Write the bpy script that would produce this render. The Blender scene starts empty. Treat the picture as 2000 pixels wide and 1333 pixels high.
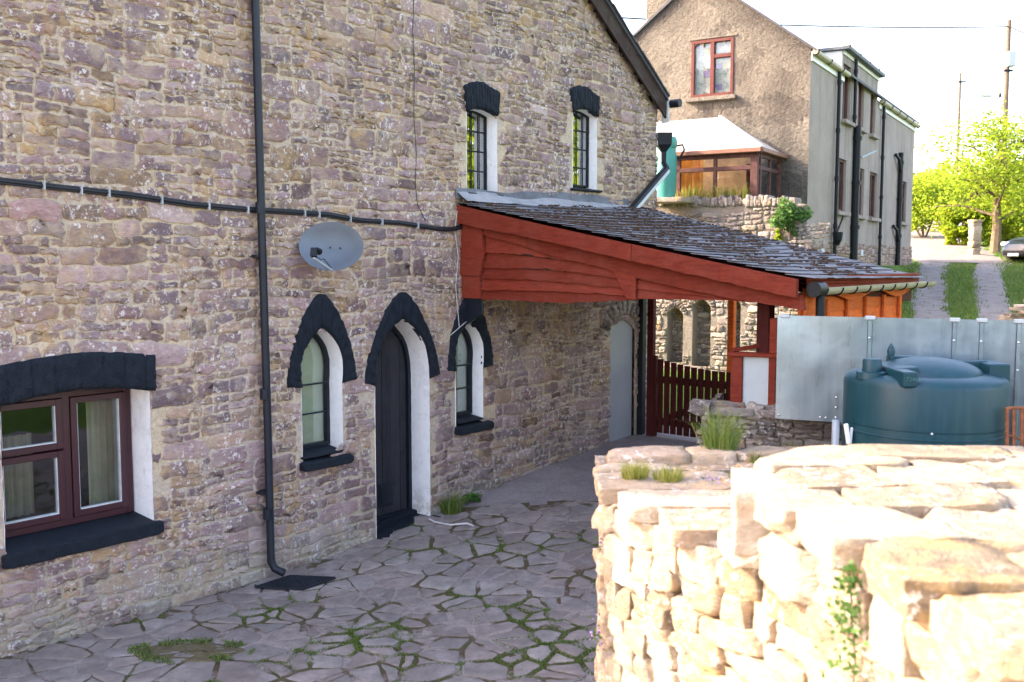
import bpy, bmesh, math, random
import numpy as np
from mathutils import Vector, Matrix, noise
from mathutils.geometry import tessellate_polygon
rnd = random.Random(7)
R = math.radians
S = bpy.context.scene
col = S.collection
# ------------------------------------------------------------------ camera
FPX = 1900.0; EYE = 3.0
PITCH = math.atan((666.5-505)/FPX)
cam = bpy.data.cameras.new('camera'); co = bpy.data.objects.new('camera', cam); col.objects.link(co)
cam.sensor_width = 36; cam.lens = 36*FPX/2000; cam.clip_start = .05; cam.clip_end = 900
co.location = (0, 0, EYE); co.rotation_euler = (math.pi/2-PITCH, 0, 0)
cam.dof.use_dof = True; cam.dof.focus_distance = 10.5; cam.dof.aperture_fstop = 3.2
S.camera = co
# ------------------------------------------------------------------ light
SUN_EL = 30.0
SX, SY = -.985, .17
sunv = Vector((SX*math.cos(R(SUN_EL)), SY*math.cos(R(SUN_EL)), math.sin(R(SUN_EL)))).normalized()
w = bpy.data.worlds.new('World'); S.world = w; w.use_nodes = True
nt = w.node_tree; bg = nt.nodes['Background']; sky = nt.nodes.new('ShaderNodeTexSky')
sky.sky_type = 'NISHITA'; sky.sun_disc = False; sky.sun_elevation = R(SUN_EL)
sky.sun_rotation = math.atan2(SX, SY); sky.dust_density = 2.5; sky.air_density = 1.0; sky.ozone_density = 1.0
tn_ = nt.nodes.new('ShaderNodeMix'); tn_.data_type = 'RGBA'; tn_.blend_type = 'MULTIPLY'; tn_.inputs[0].default_value = 1; tn_.inputs[7].default_value = (1.2, 1.0, .94, 1)
nt.links.new(sky.outputs[0], tn_.inputs[6]); nt.links.new(tn_.outputs[2], bg.inputs[0]); bg.inputs[1].default_value = .15
sl = bpy.data.lights.new('sun', 'SUN'); sl.energy = 2.0; sl.angle = R(.5); sl.color = (1, .87, .68)
so = bpy.data.objects.new('sun', sl); col.objects.link(so); so.rotation_euler = sunv.to_track_quat('Z', 'Y').to_euler()
so.location = (-20, 0, 20)
S.view_settings.view_transform = 'Standard'; S.view_settings.look = 'None'; S.view_settings.gamma = 1
S.view_settings.exposure = 2.85
S.cycles.max_bounces = 6; S.cycles.diffuse_bounces = 4; S.cycles.transparent_max_bounces = 12
# ------------------------------------------------------------------ frames
ANG = math.atan2(1600.0/FPX, 1)
D = Vector((math.sin(ANG), math.cos(ANG), 0)); N = Vector((math.cos(ANG), -math.sin(ANG), 0))
W0 = Vector((-1.42, 10.1, 0)); C0 = Vector((0, 0, EYE)); ZV = Vector((0, 0, 1))
FW = Vector((0, math.cos(PITCH), -math.sin(PITCH))); UP = Vector((0, math.sin(PITCH), math.cos(PITCH)))
def L(u, v, z): return W0+D*u+N*v+ZV*z            # along the house wall, out of it, up
def ray(px, py): return FW+Vector(((px-1000)/FPX, 0, 0))+UP*((666.5-py)/FPX)
def uz(px, py, v=0.0):                            # measured point of the photo on the plane of the wall
    d = ray(px, py); t = ((W0+N*v-C0).dot(N))/d.dot(N); p = C0+d*t; return ((p-W0).dot(D), p.z)
def at(px, py, Y): d = ray(px, py); return C0+d*(Y/d.y)
def nz(x, y=0., z=0., s=1.): return noise.noise(Vector((x*s, y*s, z*s)))
def fbm(p, oct=3):
    a = 0; k = 1; f = 1
    for _ in range(oct): a += k*noise.noise(p*f); k *= .5; f *= 2.1
    return a
def sstep(a, b, x):
    t = min(1, max(0, (x-a)/(b-a))); return t*t*(3-2*t)
# ------------------------------------------------------------------ nodes
class NT:
    def __init__(s, name):
        s.m = bpy.data.materials.new(name); s.m.use_nodes = True; s.t = s.m.node_tree; s.n = s.t.nodes
        s.b = s.n['Principled BSDF']; s.out = s.n['Material Output']
    def new(s, typ, **kw):
        n = s.n.new(typ)
        for k, v in kw.items(): setattr(n, k, v)
        return n
    def set(s, sock, v):
        if hasattr(v, 'links') or isinstance(v, bpy.types.NodeSocket): s.t.links.new(v, sock)
        elif isinstance(v, (tuple, list)) and len(v) == 3 and sock.type == 'RGBA': sock.default_value = (*v, 1)
        else: sock.default_value = v
    def pos(s, scale=(1, 1, 1)):
        g = s.new('ShaderNodeTexCoord'); m = s.new('ShaderNodeMapping'); s.set(m.inputs[0], g.outputs['Object']); m.inputs['Scale'].default_value = scale
        return m.outputs[0]
    def noise(s, scale, detail=4, rough=.6, vec=None, dist=0):
        n = s.new('ShaderNodeTexNoise'); n.inputs['Scale'].default_value = scale; n.inputs['Detail'].default_value = detail
        n.inputs['Roughness'].default_value = rough; n.inputs['Distortion'].default_value = dist
        s.set(n.inputs['Vector'], vec if vec is not None else s.pos()); return n.outputs[0]
    def ramp(s, fac, stops, interp='LINEAR'):
        r = s.new('ShaderNodeValToRGB'); e = r.color_ramp; e.interpolation = interp
        while len(e.elements) < len(stops): e.elements.new(.5)
        for i, (p, c) in enumerate(stops):
            e.elements[i].position = p; e.elements[i].color = (*c, 1) if isinstance(c, tuple) else (c, c, c, 1)
        s.set(r.inputs[0], fac); return r.outputs[0]
    def mix(s, fac, a, b, mode='MIX'):
        m = s.new('ShaderNodeMix', data_type='RGBA', blend_type=mode)
        s.set(m.inputs[0], fac); s.set(m.inputs[6], a); s.set(m.inputs[7], b); return m.outputs[2]
    def math(s, op, a, b=0.):
        m = s.new('ShaderNodeMath', operation=op); s.set(m.inputs[0], a); s.set(m.inputs[1], b); return m.outputs[0]
    def attr(s, name='col'):
        a = s.new('ShaderNodeAttribute'); a.attribute_name = name; q = s.new('ShaderNodeSeparateColor'); s.set(q.inputs[0], a.outputs['Color']); return q.outputs
    def sep(s):
        g = s.new('ShaderNodeNewGeometry'); q = s.new('ShaderNodeSeparateXYZ'); s.set(q.inputs[0], g.outputs['Position']); return q.outputs
    def bump(s, h, strength=.5, dist=.01):
        b = s.new('ShaderNodeBump'); b.inputs['Strength'].default_value = strength; b.inputs['Distance'].default_value = dist
        s.set(b.inputs['Height'], h); s.set(s.b.inputs['Normal'], b.outputs[0])
    def done(s, color, rough=.8, metal=0., spec=.3):
        s.set(s.b.inputs['Base Color'], color); s.set(s.b.inputs['Roughness'], rough); s.b.inputs['Metallic'].default_value = metal
        s.b.inputs['Specular IOR Level'].default_value = spec; return s.m
def m_plain(name, c, rough=.6, metal=0, var=.25, sc=9, bump=.25, bd=.003, spec=.3):
    t = NT(name); n = t.noise(sc, 5, .65)
    k = t.ramp(n, [(.25, 1-var), (.75, 1+var)])
    t.bump(t.noise(sc*7, 3, .6), bump, bd)
    return t.done(t.mix(1, c, k, 'MULTIPLY'), rough, metal, spec)
def m_rubble(name, cols, speck=.8, grime=True, tex=1.0, zlow=.55, MO=(.53, .42, .275)):
    t = NT(name); a = t.attr(); st = [(i/(len(cols)-1), c) for i, c in enumerate(cols)]
    if grime: MO = t.ramp(t.math('ADD', t.math('MULTIPLY', t.sep()[2], .12), t.math('MULTIPLY', t.noise(1.1, 3), .5)), [(.34, (.46, .38, .34)), (.60, MO)])
    base = t.ramp(a[0], st)
    k = t.ramp(a[1], [(0, .62), (1, 1.36)])
    base = t.mix(1, base, k, 'MULTIPLY')
    v = t.pos((1, 1, 2.2))
    n1 = t.noise(14*tex, 6, .7, v); base = t.mix(.75, base, t.ramp(n1, [(.3, .6), (.7, 1.35)]), 'MULTIPLY')
    n2 = t.noise(5*tex, 4, .6); base = t.mix(t.ramp(n2, [(.48, 0.), (.66, .45)]), base, MO)
    base = t.mix(t.math('MULTIPLY', a[2], t.ramp(t.noise(17, 4, .7), [(.36, .25), (.56, 1.)])), base, MO)      # mortar smears
    n3 = t.noise(21*tex, 5, .75); nb = t.noise(2.2, 3, .6)
    m = t.math('MULTIPLY', t.ramp(n3, [(.555, 0.), (.585, 1.)]), t.ramp(nb, [(.44, .05), (.54, speck)]))
    base = t.mix(m, base, (.74, .68, .62))                                                              # lime specks
    n4 = t.noise(1.9, 3, .6); m2 = t.math('MULTIPLY', t.ramp(n4, [(.50, 0.), (.64, .6)]), t.ramp(t.noise(9, 4), [(.45, 0.), (.6, 1.)]))
    base = t.mix(m2, base, (.50, .33, .13))                                                             # ochre lichen
    n5 = t.noise(3.1, 4, .7); base = t.mix(t.ramp(n5, [(.54, 0.), (.7, .45)]), base, (.14, .125, .12))
    if grime:
        z = t.sep()[2]; g = t.math('MULTIPLY', t.ramp(t.math('ADD', t.math('MULTIPLY', z, 1/zlow/2), t.math('MULTIPLY', n2, .5)), [(.32, .65), (.7, 0.)]), t.ramp(t.noise(2.5, 4, .7), [(.38, .1), (.6, 1.)]))
        base = t.mix(g, base, (.40, .40, .31))
    h = t.math('ADD', t.math('MULTIPLY', n1, 1.), t.math('MULTIPLY', t.noise(60*tex, 3, .6, v), .35))
    t.bump(h, .8, .03)
    return t.done(base, .9, 0, .2)
def m_mortar(name, c1, c2, grime=True):
    t = NT(name); n = t.noise(1.3, 4, .6); b = t.ramp(n, [(.35, c1), (.65, c2)])
    n1 = t.noise(30, 5, .7); b = t.mix(1, b, t.ramp(n1, [(.3, .7), (.7, 1.25)]), 'MULTIPLY')
    if grime:
        z = t.sep()[2]; b = t.mix(t.ramp(z, [(0., .6), (.9, 0.)]), b, (.27, .27, .2))
    t.bump(t.math('ADD', n1, t.noise(8, 3)), .7, .02); return t.done(b, .95, 0, .1)
def m_leaf(name, c1, c2, trans=.5):
    t = NT(name); a = t.attr(); c = t.ramp(a[0], [(0, c1), (1, c2)])
    t.done(c, .6, 0, .2); tr = t.new('ShaderNodeBsdfTranslucent'); t.set(tr.inputs[0], c)
    mx = t.new('ShaderNodeMixShader'); mx.inputs[0].default_value = trans
    t.set(mx.inputs[1], t.b.outputs[0]); t.set(mx.inputs[2], tr.outputs[0]); t.set(t.out.inputs[0], mx.outputs[0]); return t.m
def m_glass(name, refl=.35, tint=(.9, .93, .92)):
    t = NT(name); g = t.new('ShaderNodeBsdfGlossy'); g.inputs['Roughness'].default_value = .02; g.inputs[0].default_value = (.9, .92, .95, 1)
    tr = t.new('ShaderNodeBsdfTransparent'); tr.inputs[0].default_value = (*tint, 1)
    b = t.new('ShaderNodeBump'); b.inputs['Strength'].default_value = .08; b.inputs['Distance'].default_value = .02; t.set(b.inputs['Height'], t.noise(4, 2)); t.set(g.inputs['Normal'], b.outputs[0])
    lw = t.new('ShaderNodeLayerWeight'); lw.inputs[0].default_value = .35
    f = t.math('ADD', t.math('MULTIPLY', lw.outputs['Fresnel'], .55 if refl < .5 else .8), refl*.4)
    mx = t.new('ShaderNodeMixShader'); t.set(mx.inputs[0], f); t.set(mx.inputs[1], tr.outputs[0]); t.set(mx.inputs[2], g.outputs[0])
    t.set(t.out.inputs[0], mx.outputs[0]); return t.m
def m_timber(name, c, wear=.12, rough=.7, grain=(3, 3, 40)):
    t = NT(name); a = t.attr(); n = t.noise(3, 5, .7, t.pos(grain)); k = t.ramp(n, [(.3, .75), (.7, 1.2)])
    b = t.mix(1, c, k, 'MULTIPLY'); b = t.mix(1, b, t.ramp(a[1], [(0, .82), (1, 1.18)]), 'MULTIPLY')
    b = t.mix(t.ramp(t.noise(2.3, 5, .7), [(.45, 0.), (.65, wear*3)]), b, (c[0]*1.1+.03, c[1]*1.6+.025, c[2]*1.6+.022)); b = t.mix(t.ramp(t.noise(1.6, 4, .7, t.pos((1.3, 1.3, 6))), [(.55, 0.), (.7, .4)]), b, (c[0]*.45, c[1]*.6, c[2]*.7))
    b = t.mix(t.ramp(t.noise(11, 5, .75), [(.66, 0.), (.74, wear*3)]), b, (.35, .27, .22))
    t.bump(t.math('ADD', n, t.noise(25, 3)), .6, .010); return t.done(b, rough, 0, .1)
M = {}
RED = [(.16, .105, .105), (.24, .155, .145), (.30, .195, .175), (.22, .16, .17), (.34, .235, .21), (.35, .24, .16), (.19, .14, .15), (.30, .205, .195), (.26, .17, .17), (.40, .31, .28)]
M['stone'] = m_rubble('sandstone_rubble', RED)
M['mortar'] = m_mortar('lime_mortar', (.53, .42, .28), (.45, .38, .31))
M['grey_stone'] = m_rubble('grey_rubble', [(.13, .11, .105), (.22, .18, .16), (.28, .235, .20), (.34, .29, .25), (.24, .21, .20)], .6, False, MO=(.24, .21, .175))
M['grey_mortar'] = m_mortar('grey_mortar', (.25, .22, .185), (.19, .165, .14), False)
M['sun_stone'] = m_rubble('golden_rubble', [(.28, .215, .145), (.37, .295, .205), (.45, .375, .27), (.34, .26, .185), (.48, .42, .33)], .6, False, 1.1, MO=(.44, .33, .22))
M['soil'] = m_plain('dark_soil', (.10, .07, .045), .95, 0, .4, 12, .8, .02)
M['black'] = m_plain('black_masonry_paint', (.013, .018, .026), .6, 0, .35, 14, 1., .018, .15)
M['black_smooth'] = m_plain('black_gloss_paint', (.009, .013, .021), .42, 0, .3, 8, .3, .002, .3)
M['white'] = m_plain('white_limewash', (.90, .89, .87), .8, 0, .03, 6, .8, .012)
M['upvc'] = m_plain('rosewood_frame', (.040, .009, .015), .35, 0, .2, 8, .1, .001, .5)
M['oldred'] = m_plain('weathered_brown_frame', (.085, .035, .03), .6, 0, .5, 10, .3, .002)
M['seal'] = m_plain('pale_glazing_seal', (.5, .52, .52), .5)
M['glass'] = m_glass('window_glass', .08)
M['glass2'] = m_glass('reflecting_glass', 1.1)
M['glass3'] = m_glass('garden_room_glass', .05)
M['blind'] = m_plain('cream_blind', (.50, .52, .36), .9, 0, .06, 3)
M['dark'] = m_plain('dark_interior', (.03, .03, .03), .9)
M['curtain'] = m_plain('pale_curtain', (.33, .31, .22), .9, 0, .2, 6)
M['door'] = m_timber('weathered_dark_planks', (.034, .033, .038), .05, .75, (14, 14, 1.2))
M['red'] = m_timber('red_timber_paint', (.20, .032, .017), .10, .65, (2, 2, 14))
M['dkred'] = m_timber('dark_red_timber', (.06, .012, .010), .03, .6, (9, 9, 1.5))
M['orange'] = m_timber('orange_timber_stain', (.60, .12, .022), .05, .6, (3, 3, 12))
M['blacktimber'] = m_timber('bargeboard_brown_black', (.045, .028, .022), .2, .6, (6, 6, 6))
M['lead'] = m_plain('bitumen_flashing', (.13, .14, .155), .7, 0, .4, 5, .8, .02)
M['cement'] = m_plain('pale_cement_fillet', (.30, .30, .30), .9, 0, .2, 7, .8, .02)
M['galv'] = m_plain('galvanised_sheet', (.36, .44, .54), .3, 1, .12, 3, .12, .004)
M['galv_paint'] = m_plain('grey_painted_panel', (.42, .46, .48), .5, .3, .1, 6)
M['greypanel'] = m_plain('grey_door_panel', (.31, .32, .33), .45, 0, .08, 2, .1)
M['tank'] = m_plain('dark_green_plastic', (.005, .038, .056), .3, 0, .1, 3, .1, .002, .5)
M['tanktop'] = M['tank']
M['butt'] = m_plain('water_butt_green', (.06, .26, .22), .45, 0, .15, 4, .1)
M['gut'] = m_plain('dark_gutter_plastic', (.012, .015, .019), .45, 0, .2, 9, .1, .001, .2)
M['cream'] = m_plain('cream_gutter', (.38, .34, .22), .5, 0, .2, 9)
M['bluebag'] = m_plain('blue_plastic', (.02, .22, .34), .3, 0, .4, 12, .6, .02, .5)
M['concrete'] = None
def m_sheet():
    t = NT('translucent_roof_sheet'); t.done((.72, .72, .7), .6, 0, .2); tr = t.new('ShaderNodeBsdfTranslucent'); tr.inputs[0].default_value = (.8, .8, .78, 1)
    mx = t.new('ShaderNodeMixShader'); mx.inputs[0].default_value = .5; t.set(mx.inputs[1], t.b.outputs[0]); t.set(mx.inputs[2], tr.outputs[0]); t.set(t.out.inputs[0], mx.outputs[0]); return t.m
M['rust'] = m_plain('rusty_iron', (.22, .085, .04), .8, .3, .5, 18, .6)
M['grass'] = m_leaf('grass_blades', (.08, .15, .025), (.22, .27, .07), .4)
M['drygrass'] = m_leaf('yellow_grass_blades', (.22, .26, .04), (.42, .40, .12), .4)
M['leaf'] = m_leaf('spring_leaves', (.16, .26, .015), (.34, .42, .03), .55)
M['fern'] = m_leaf('green_leaves', (.05, .13, .025), (.13, .25, .06), .4)
M['petal'] = m_leaf('lilac_petals', (.30, .22, .60), (.60, .40, .62), .3)
M['bark'] = m_plain('bark', (.16, .12, .08), .95, 0, .4, 10, .8, .02)
M['pole'] = m_plain('weathered_pole', (.16, .12, .09), .9, 0, .3, 10, .3)
M['wire'] = m_plain('dark_cable', (.02, .022, .026), .5)
M['clip'] = m_plain('grey_cable_clip', (.35, .37, .38), .5)
M['dish'] = m_plain('grey_dish_paint', (.10, .125, .15), .45, .1, .12, 4, .1, .001, .5)
M['string'] = m_plain('white_cord', (.55, .53, .5), .7)
M['slate'] = None; M['moss'] = m_plain('brown_moss', (.075, .042, .028), .95, 0, .5, 20, .8, .01)
M['roofslate'] = m_plain('dark_roof_slate', (.07, .07, .08), .7)
M['whitepaint'] = m_plain('white_board', (.75, .75, .72), .5, 0, .08)
M['carpaint'] = m_plain('dark_blue_car_paint', (.012, .02, .04), .25, .3, .05, 2, 0, .001, .6)
M['rubber'] = m_plain('tyre_rubber', (.02, .02, .02), .8)
M['lamp'] = m_plain('clear_lamp', (.55, .6, .65), .15, .4)
M['silver'] = m_plain('silver_rim', (.5, .5, .52), .3, .8)
M['iron'] = m_plain('cast_iron', (.018, .022, .03), .5, .3)
def mk():
    t = NT('galvanised_steel'); n = t.noise(1.6, 4, .6); st = t.noise(5, 4, .65, t.pos((3, 3, .25))); b = t.ramp(n, [(.3, (.22, .31, .40)), (.7, (.30, .38, .47))])
    b = t.mix(t.ramp(st, [(.5, 0.), (.7, .18)]), b, (.42, .46, .50)); b = t.mix(t.ramp(t.noise(18, 5, .75), [(.6, 0.), (.7, .15)]), b, (.22, .24, .26))
    t.bump(t.math('ADD', t.noise(2.2, 3), t.math('MULTIPLY', n, .6)), .12, .03); M['galv'] = t.done(b, t.ramp(st, [(.3, .26), (.7, .32)]), 1)
    t = NT('old_limewash'); n = t.noise(6, 5, .7); b = t.ramp(n, [(.3, (.78, .77, .75)), (.5, (.90, .89, .87))]); b = t.mix(t.ramp(t.noise(14, 5, .8), [(.60, 0.), (.68, .55)]), b, (.45, .40, .36))
    z = t.sep()[2]; b = t.mix(t.math('MULTIPLY', t.ramp(z, [(.1, .8), (.5, 0.)]), t.ramp(t.noise(9, 4), [(.4, 0.), (.6, 1.)])), b, (.38, .36, .28)); t.bump(n, .9, .02); M['white'] = t.done(b, .85, 0, .1)
    t = NT('tank_plastic'); n = t.noise(3, 5, .7); st = t.noise(4, 4, .7, t.pos((3, 3, .2))); b = t.ramp(n, [(.3, (.004, .034, .050)), (.7, (.008, .048, .064))]); b = t.mix(t.ramp(st, [(.52, 0.), (.7, .22)]), b, (.06, .09, .09))
    t.bump(t.noise(40, 3), .1, .002); M['tank'] = t.done(b, t.ramp(n, [(.3, .36), (.7, .5)]), 0, .35)
    t = NT('roof_slates'); a = t.attr(); n = t.noise(12, 5, .7)
    b = t.ramp(a[0], [(0, (.125, .125, .135)), (.5, (.165, .165, .175)), (1, (.215, .21, .215))]); b = t.mix(.7, b, t.ramp(n, [(.3, .6), (.7, 1.3)]), 'MULTIPLY')
    b = t.mix(t.ramp(t.noise(40, 4, .7), [(.6, 0.), (.68, .6)]), b, (.35, .34, .3)); t.bump(n, .4, .008); M['slate'] = t.done(b, .75, 0, .15)
    t = NT('concrete_slab'); n = t.noise(1.4, 6, .7); b = t.ramp(n, [(.3, (.18, .15, .143)), (.5, (.245, .205, .195)), (.7, (.32, .28, .26))])
    b = t.mix(.8, b, t.ramp(t.noise(35, 5, .7), [(.3, .7), (.7, 1.3)]), 'MULTIPLY'); b = t.mix(t.ramp(t.noise(7, 5, .7), [(.58, 0.), (.7, .6)]), b, (.36, .33, .31))
    t.bump(t.noise(22, 5, .7), .6, .015); M['concrete'] = t.done(b, .9, 0, .2)
    t = NT('paving_stones'); a = t.attr(); b = t.ramp(a[0], [(0, (.22, .18, .155)), (.3, (.255, .205, .175)), (.55, (.285, .23, .195)), (.8, (.255, .225, .20)), (1, (.315, .275, .235))])
    b = t.mix(1, b, t.ramp(a[1], [(0, .86), (1, 1.14)]), 'MULTIPLY'); b = t.mix(t.ramp(t.noise(1.1, 5, .7), [(.45, .5), (.6, 0.)]), b, (.15, .125, .115)); n = t.noise(9, 6, .75); b = t.mix(.8, b, t.ramp(n, [(.3, .65), (.7, 1.25)]), 'MULTIPLY')
    b = t.mix(t.ramp(t.noise(2.6, 5, .7), [(.52, 0.), (.68, .5)]), b, (.40, .345, .32)); b = t.mix(t.ramp(t.noise(45, 4, .8), [(.66, 0.), (.72, .7)]), b, (.42, .38, .36))
    t.bump(t.math('ADD', n, t.math('MULTIPLY', t.noise(50, 4), .4)), .5, .015); M['paving'] = t.done(b, .75, 0, .35)
    t = NT('paving_joints'); n = t.noise(2.2, 4, .6); b = t.ramp(n, [(.46, (.30, .25, .22)), (.53, (.11, .08, .05)), (.66, (.085, .085, .035))])
    b = t.mix(.8, b, t.ramp(t.noise(60, 4, .7), [(.3, .6), (.7, 1.4)]), 'MULTIPLY'); t.bump(t.noise(50, 4), .8, .02); M['joint'] = t.done(b, .95, 0, .1)
    t = NT('ground_grass'); n = t.noise(.9, 5, .7); b = t.ramp(n, [(.3, (.06, .115, .02)), (.5, (.10, .18, .03)), (.7, (.20, .21, .07))]); b = t.mix(.8, b, t.ramp(t.noise(30, 4, .8), [(.3, .5), (.7, 1.4)]), 'MULTIPLY')
    t.bump(t.noise(40, 4), .8, .05); M['ground'] = t.done(b, .95, 0, .1)
    t = NT('track_gravel'); n = t.noise(3, 6, .75); b = t.ramp(n, [(.3, (.17, .145, .13)), (.7, (.33, .29, .26))]); t.bump(t.noise(40, 4), .7, .03); M['gravel'] = t.done(b, .95, 0, .15)
    # roughcast of the far house, stained dark along the verges and at random, gable shadows painted in
    t = NT('pebbledash'); n = t.noise(1.1, 5, .7); b = t.ramp(n, [(.3, (.25, .22, .18)), (.7, (.36, .32, .265))])
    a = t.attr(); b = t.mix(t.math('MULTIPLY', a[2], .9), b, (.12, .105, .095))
    n2 = t.noise(24, 5, .8); b = t.mix(.8, b, t.ramp(n2, [(.35, .6), (.65, 1.25)]), 'MULTIPLY')
    st = t.noise(1.0, 4, .6, t.pos((1.6, 1.6, .12))); b = t.mix(t.ramp(st, [(.5, 0.), (.68, .5)]), b, (.16, .14, .12))
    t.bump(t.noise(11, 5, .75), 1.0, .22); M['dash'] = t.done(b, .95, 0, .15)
    t = NT('smooth_render'); n = t.noise(1.2, 5, .7); b = t.ramp(n, [(.3, (.30, .25, .215)), (.7, (.39, .33, .29))])
    st = t.noise(1.4, 4, .6, t.pos((2.2, 2.2, .1))); b = t.mix(t.ramp(st, [(.5, 0.), (.66, .55)]), b, (.17, .16, .15)); b = t.mix(.5, b, t.ramp(t.noise(40, 4, .8), [(.3, .7), (.7, 1.3)]), 'MULTIPLY')
    t.bump(t.noise(45, 4), .6, .02); M['render'] = t.done(b, .95, 0, .15)
    t = NT('pasted_papers'); a = t.attr(); b = t.ramp(a[0], [(0, (.62, .6, .52)), (.2, (.48, .5, .48)), (.35, (.66, .64, .58)), (.55, (.34, .24, .45)), (.62, (.62, .6, .55)), (.8, (.5, .45, .22)), (.88, (.66, .66, .62))], 'CONSTANT')
    b = t.mix(t.ramp(t.noise(26, 5, .8), [(.5, 0.), (.62, .7)]), b, (.22, .21, .21)); M['papers'] = t.done(b, .7)
mk()
# ------------------------------------------------------------------ mesh builder
ORG = {}
class MB:
    def __init__(s): s.v = []; s.f = []; s.c = []
    def add(s, vs, fs, c=None):
        k = len(s.v); s.v += [tuple(p) for p in vs]; c = c or (rnd.random(), rnd.random(), 0)
        for f in fs: s.f.append([i+k for i in f]); s.c.append(c)
    def box(s, c, ex, ey, ez, hx, hy, hz, colr=None, bev=0.):
        c = Vector(c); ex = Vector(ex).normalized(); ey = Vector(ey).normalized(); ez = Vector(ez).normalized()
        b = min(bev, hx*.9, hy*.9, hz*.9)
        if b <= 0:
            vs = [c+ex*hx*a+ey*hy*d+ez*hz*e for e in (-1, 1) for d in (-1, 1) for a in (-1, 1)]
            s.add(vs, [(0, 2, 3, 1), (4, 5, 7, 6), (0, 1, 5, 4), (2, 6, 7, 3), (0, 4, 6, 2), (1, 3, 7, 5)], colr); return
        vs = []; idx = {}
        for a in (-1, 1):
            for d in (-1, 1):
                for e in (-1, 1):
                    for ax in range(3):
                        h = [hx-b, hy-b, hz-b]; h[ax] += b
                        idx[(a, d, e, ax)] = len(vs); vs.append(c+ex*h[0]*a+ey*h[1]*d+ez*h[2]*e)
        fs = []
        for ax in range(3):
            o = [i for i in range(3) if i != ax]
            for sg in (-1, 1):
                q = []
                for p, r in ((-1, -1), (1, -1), (1, 1), (-1, 1)):
                    k = [0, 0, 0]; k[ax] = sg; k[o[0]] = p; k[o[1]] = r; q.append(idx[(*k, ax)])
                fs.append(q)
        for ax in range(3):      # edges along axis ax
            o = [i for i in range(3) if i != ax]
            for p in (-1, 1):
                for r in (-1, 1):
                    k0 = [0, 0, 0]; k1 = [0, 0, 0]; k0[ax] = -1; k1[ax] = 1
                    for k in (k0, k1): k[o[0]] = p; k[o[1]] = r
                    fs.append([idx[(*k0, o[0])], idx[(*k1, o[0])], idx[(*k1, o[1])], idx[(*k0, o[1])]])
        for a in (-1, 1):
            for d in (-1, 1):
                for e in (-1, 1): fs.append([idx[(a, d, e, i)] for i in range(3)])
        s.add(vs, fs, colr)
    def beam(s, a, b, w, h, up=ZV, bev=.006, colr=None):    # bar from a to b, w across, h along up
        a = Vector(a); b = Vector(b); ex = (b-a).normalized(); ey = Vector(up).cross(ex)
        if ey.length < 1e-4: ey = Vector((1, 0, 0)).cross(ex)
        ey.normalize(); ez = ex.cross(ey); s.box((a+b)/2, ex, ey, ez, (b-a).length/2, w/2, h/2, colr, bev)
    def prism(s, pts, off, colr=None):                     # planar polygon pts extruded by vector off
        n = len(pts); vs = [Vector(p) for p in pts]+[Vector(p)+Vector(off) for p in pts]
        fs = [list(range(n))[::-1], list(range(n, 2*n))]+[(i, (i+1) % n, (i+1) % n+n, i+n) for i in range(n)]
        s.add(vs, fs, colr)
    def tube(s, pts, r, seg=8, colr=None, cap=True):
        pts = [Vector(p) for p in pts]; n = len(pts); rr = r if isinstance(r, (list, tuple)) else [r]*n
        vs = []; fs = []; pn = None
        for i, p in enumerate(pts):
            t = (pts[min(i+1, n-1)]-pts[max(i-1, 0)]).normalized()
            if pn is None: pn = t.orthogonal().normalized()
            pn = (pn-t*pn.dot(t)).normalized(); b = t.cross(pn)
            for k in range(seg): a = 2*math.pi*k/seg; vs.append(p+(pn*math.cos(a)+b*math.sin(a))*rr[i])
        for i in range(n-1):
            for k in range(seg): fs.append((i*seg+k, i*seg+(k+1) % seg, (i+1)*seg+(k+1) % seg, (i+1)*seg+k))
        if cap: fs += [list(range(seg))[::-1], [(n-1)*seg+k for k in range(seg)]]
        s.add(vs, fs, colr)
    def lathe(s, c, prof, seg=48, ax=ZV, colr=None):
        c = Vector(c); ax = Vector(ax).normalized(); x = ax.orthogonal().normalized(); y = ax.cross(x); vs = []; fs = []
        for r, h in prof:
            for k in range(seg): a = 2*math.pi*k/seg; vs.append(c+ax*h+(x*math.cos(a)+y*math.sin(a))*r)
        for i in range(len(prof)-1):
            for k in range(seg): fs.append((i*seg+k, i*seg+(k+1) % seg, (i+1)*seg+(k+1) % seg, (i+1)*seg+k))
        s.add(vs, fs, colr)
    def grid(s, fn, nu, nv, colr=None, flip=False):
        vs = [fn(i/nu, j/nv) for j in range(nv+1) for i in range(nu+1)]; fs = []
        for j in range(nv):
            for i in range(nu):
                q = (j*(nu+1)+i, j*(nu+1)+i+1, (j+1)*(nu+1)+i+1, (j+1)*(nu+1)+i); fs.append(q[::-1] if flip else q)
        s.add(vs, fs, colr)
    def build(s, name, mat, parent=None, origin=None, smooth=False, ang=None, **tg):
        me = bpy.data.meshes.new(name)
        if parent is not None: og = ORG[parent.name]
        elif origin is not None: og = Vector(origin)
        else:
            a = np.array(s.v); og = Vector(((a[:, 0].min()+a[:, 0].max())/2, (a[:, 1].min()+a[:, 1].max())/2, a[:, 2].min()))
        me.from_pydata([(p[0]-og.x, p[1]-og.y, p[2]-og.z) for p in s.v], [], s.f)
        at_ = me.color_attributes.new('col', 'FLOAT_COLOR', 'CORNER'); arr = np.ones((len(me.loops), 4), dtype=np.float32)
        cs = np.array(s.c, dtype=np.float32); ln = np.array([len(f) for f in s.f]); arr[:, :3] = np.repeat(cs, ln, axis=0)
        at_.data.foreach_set('color', arr.ravel())
        if smooth: me.shade_smooth()
        if ang: me.set_sharp_from_angle(angle=R(ang))
        me.materials.append(M[mat] if isinstance(mat, str) else mat); me.validate(); me.update()
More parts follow.
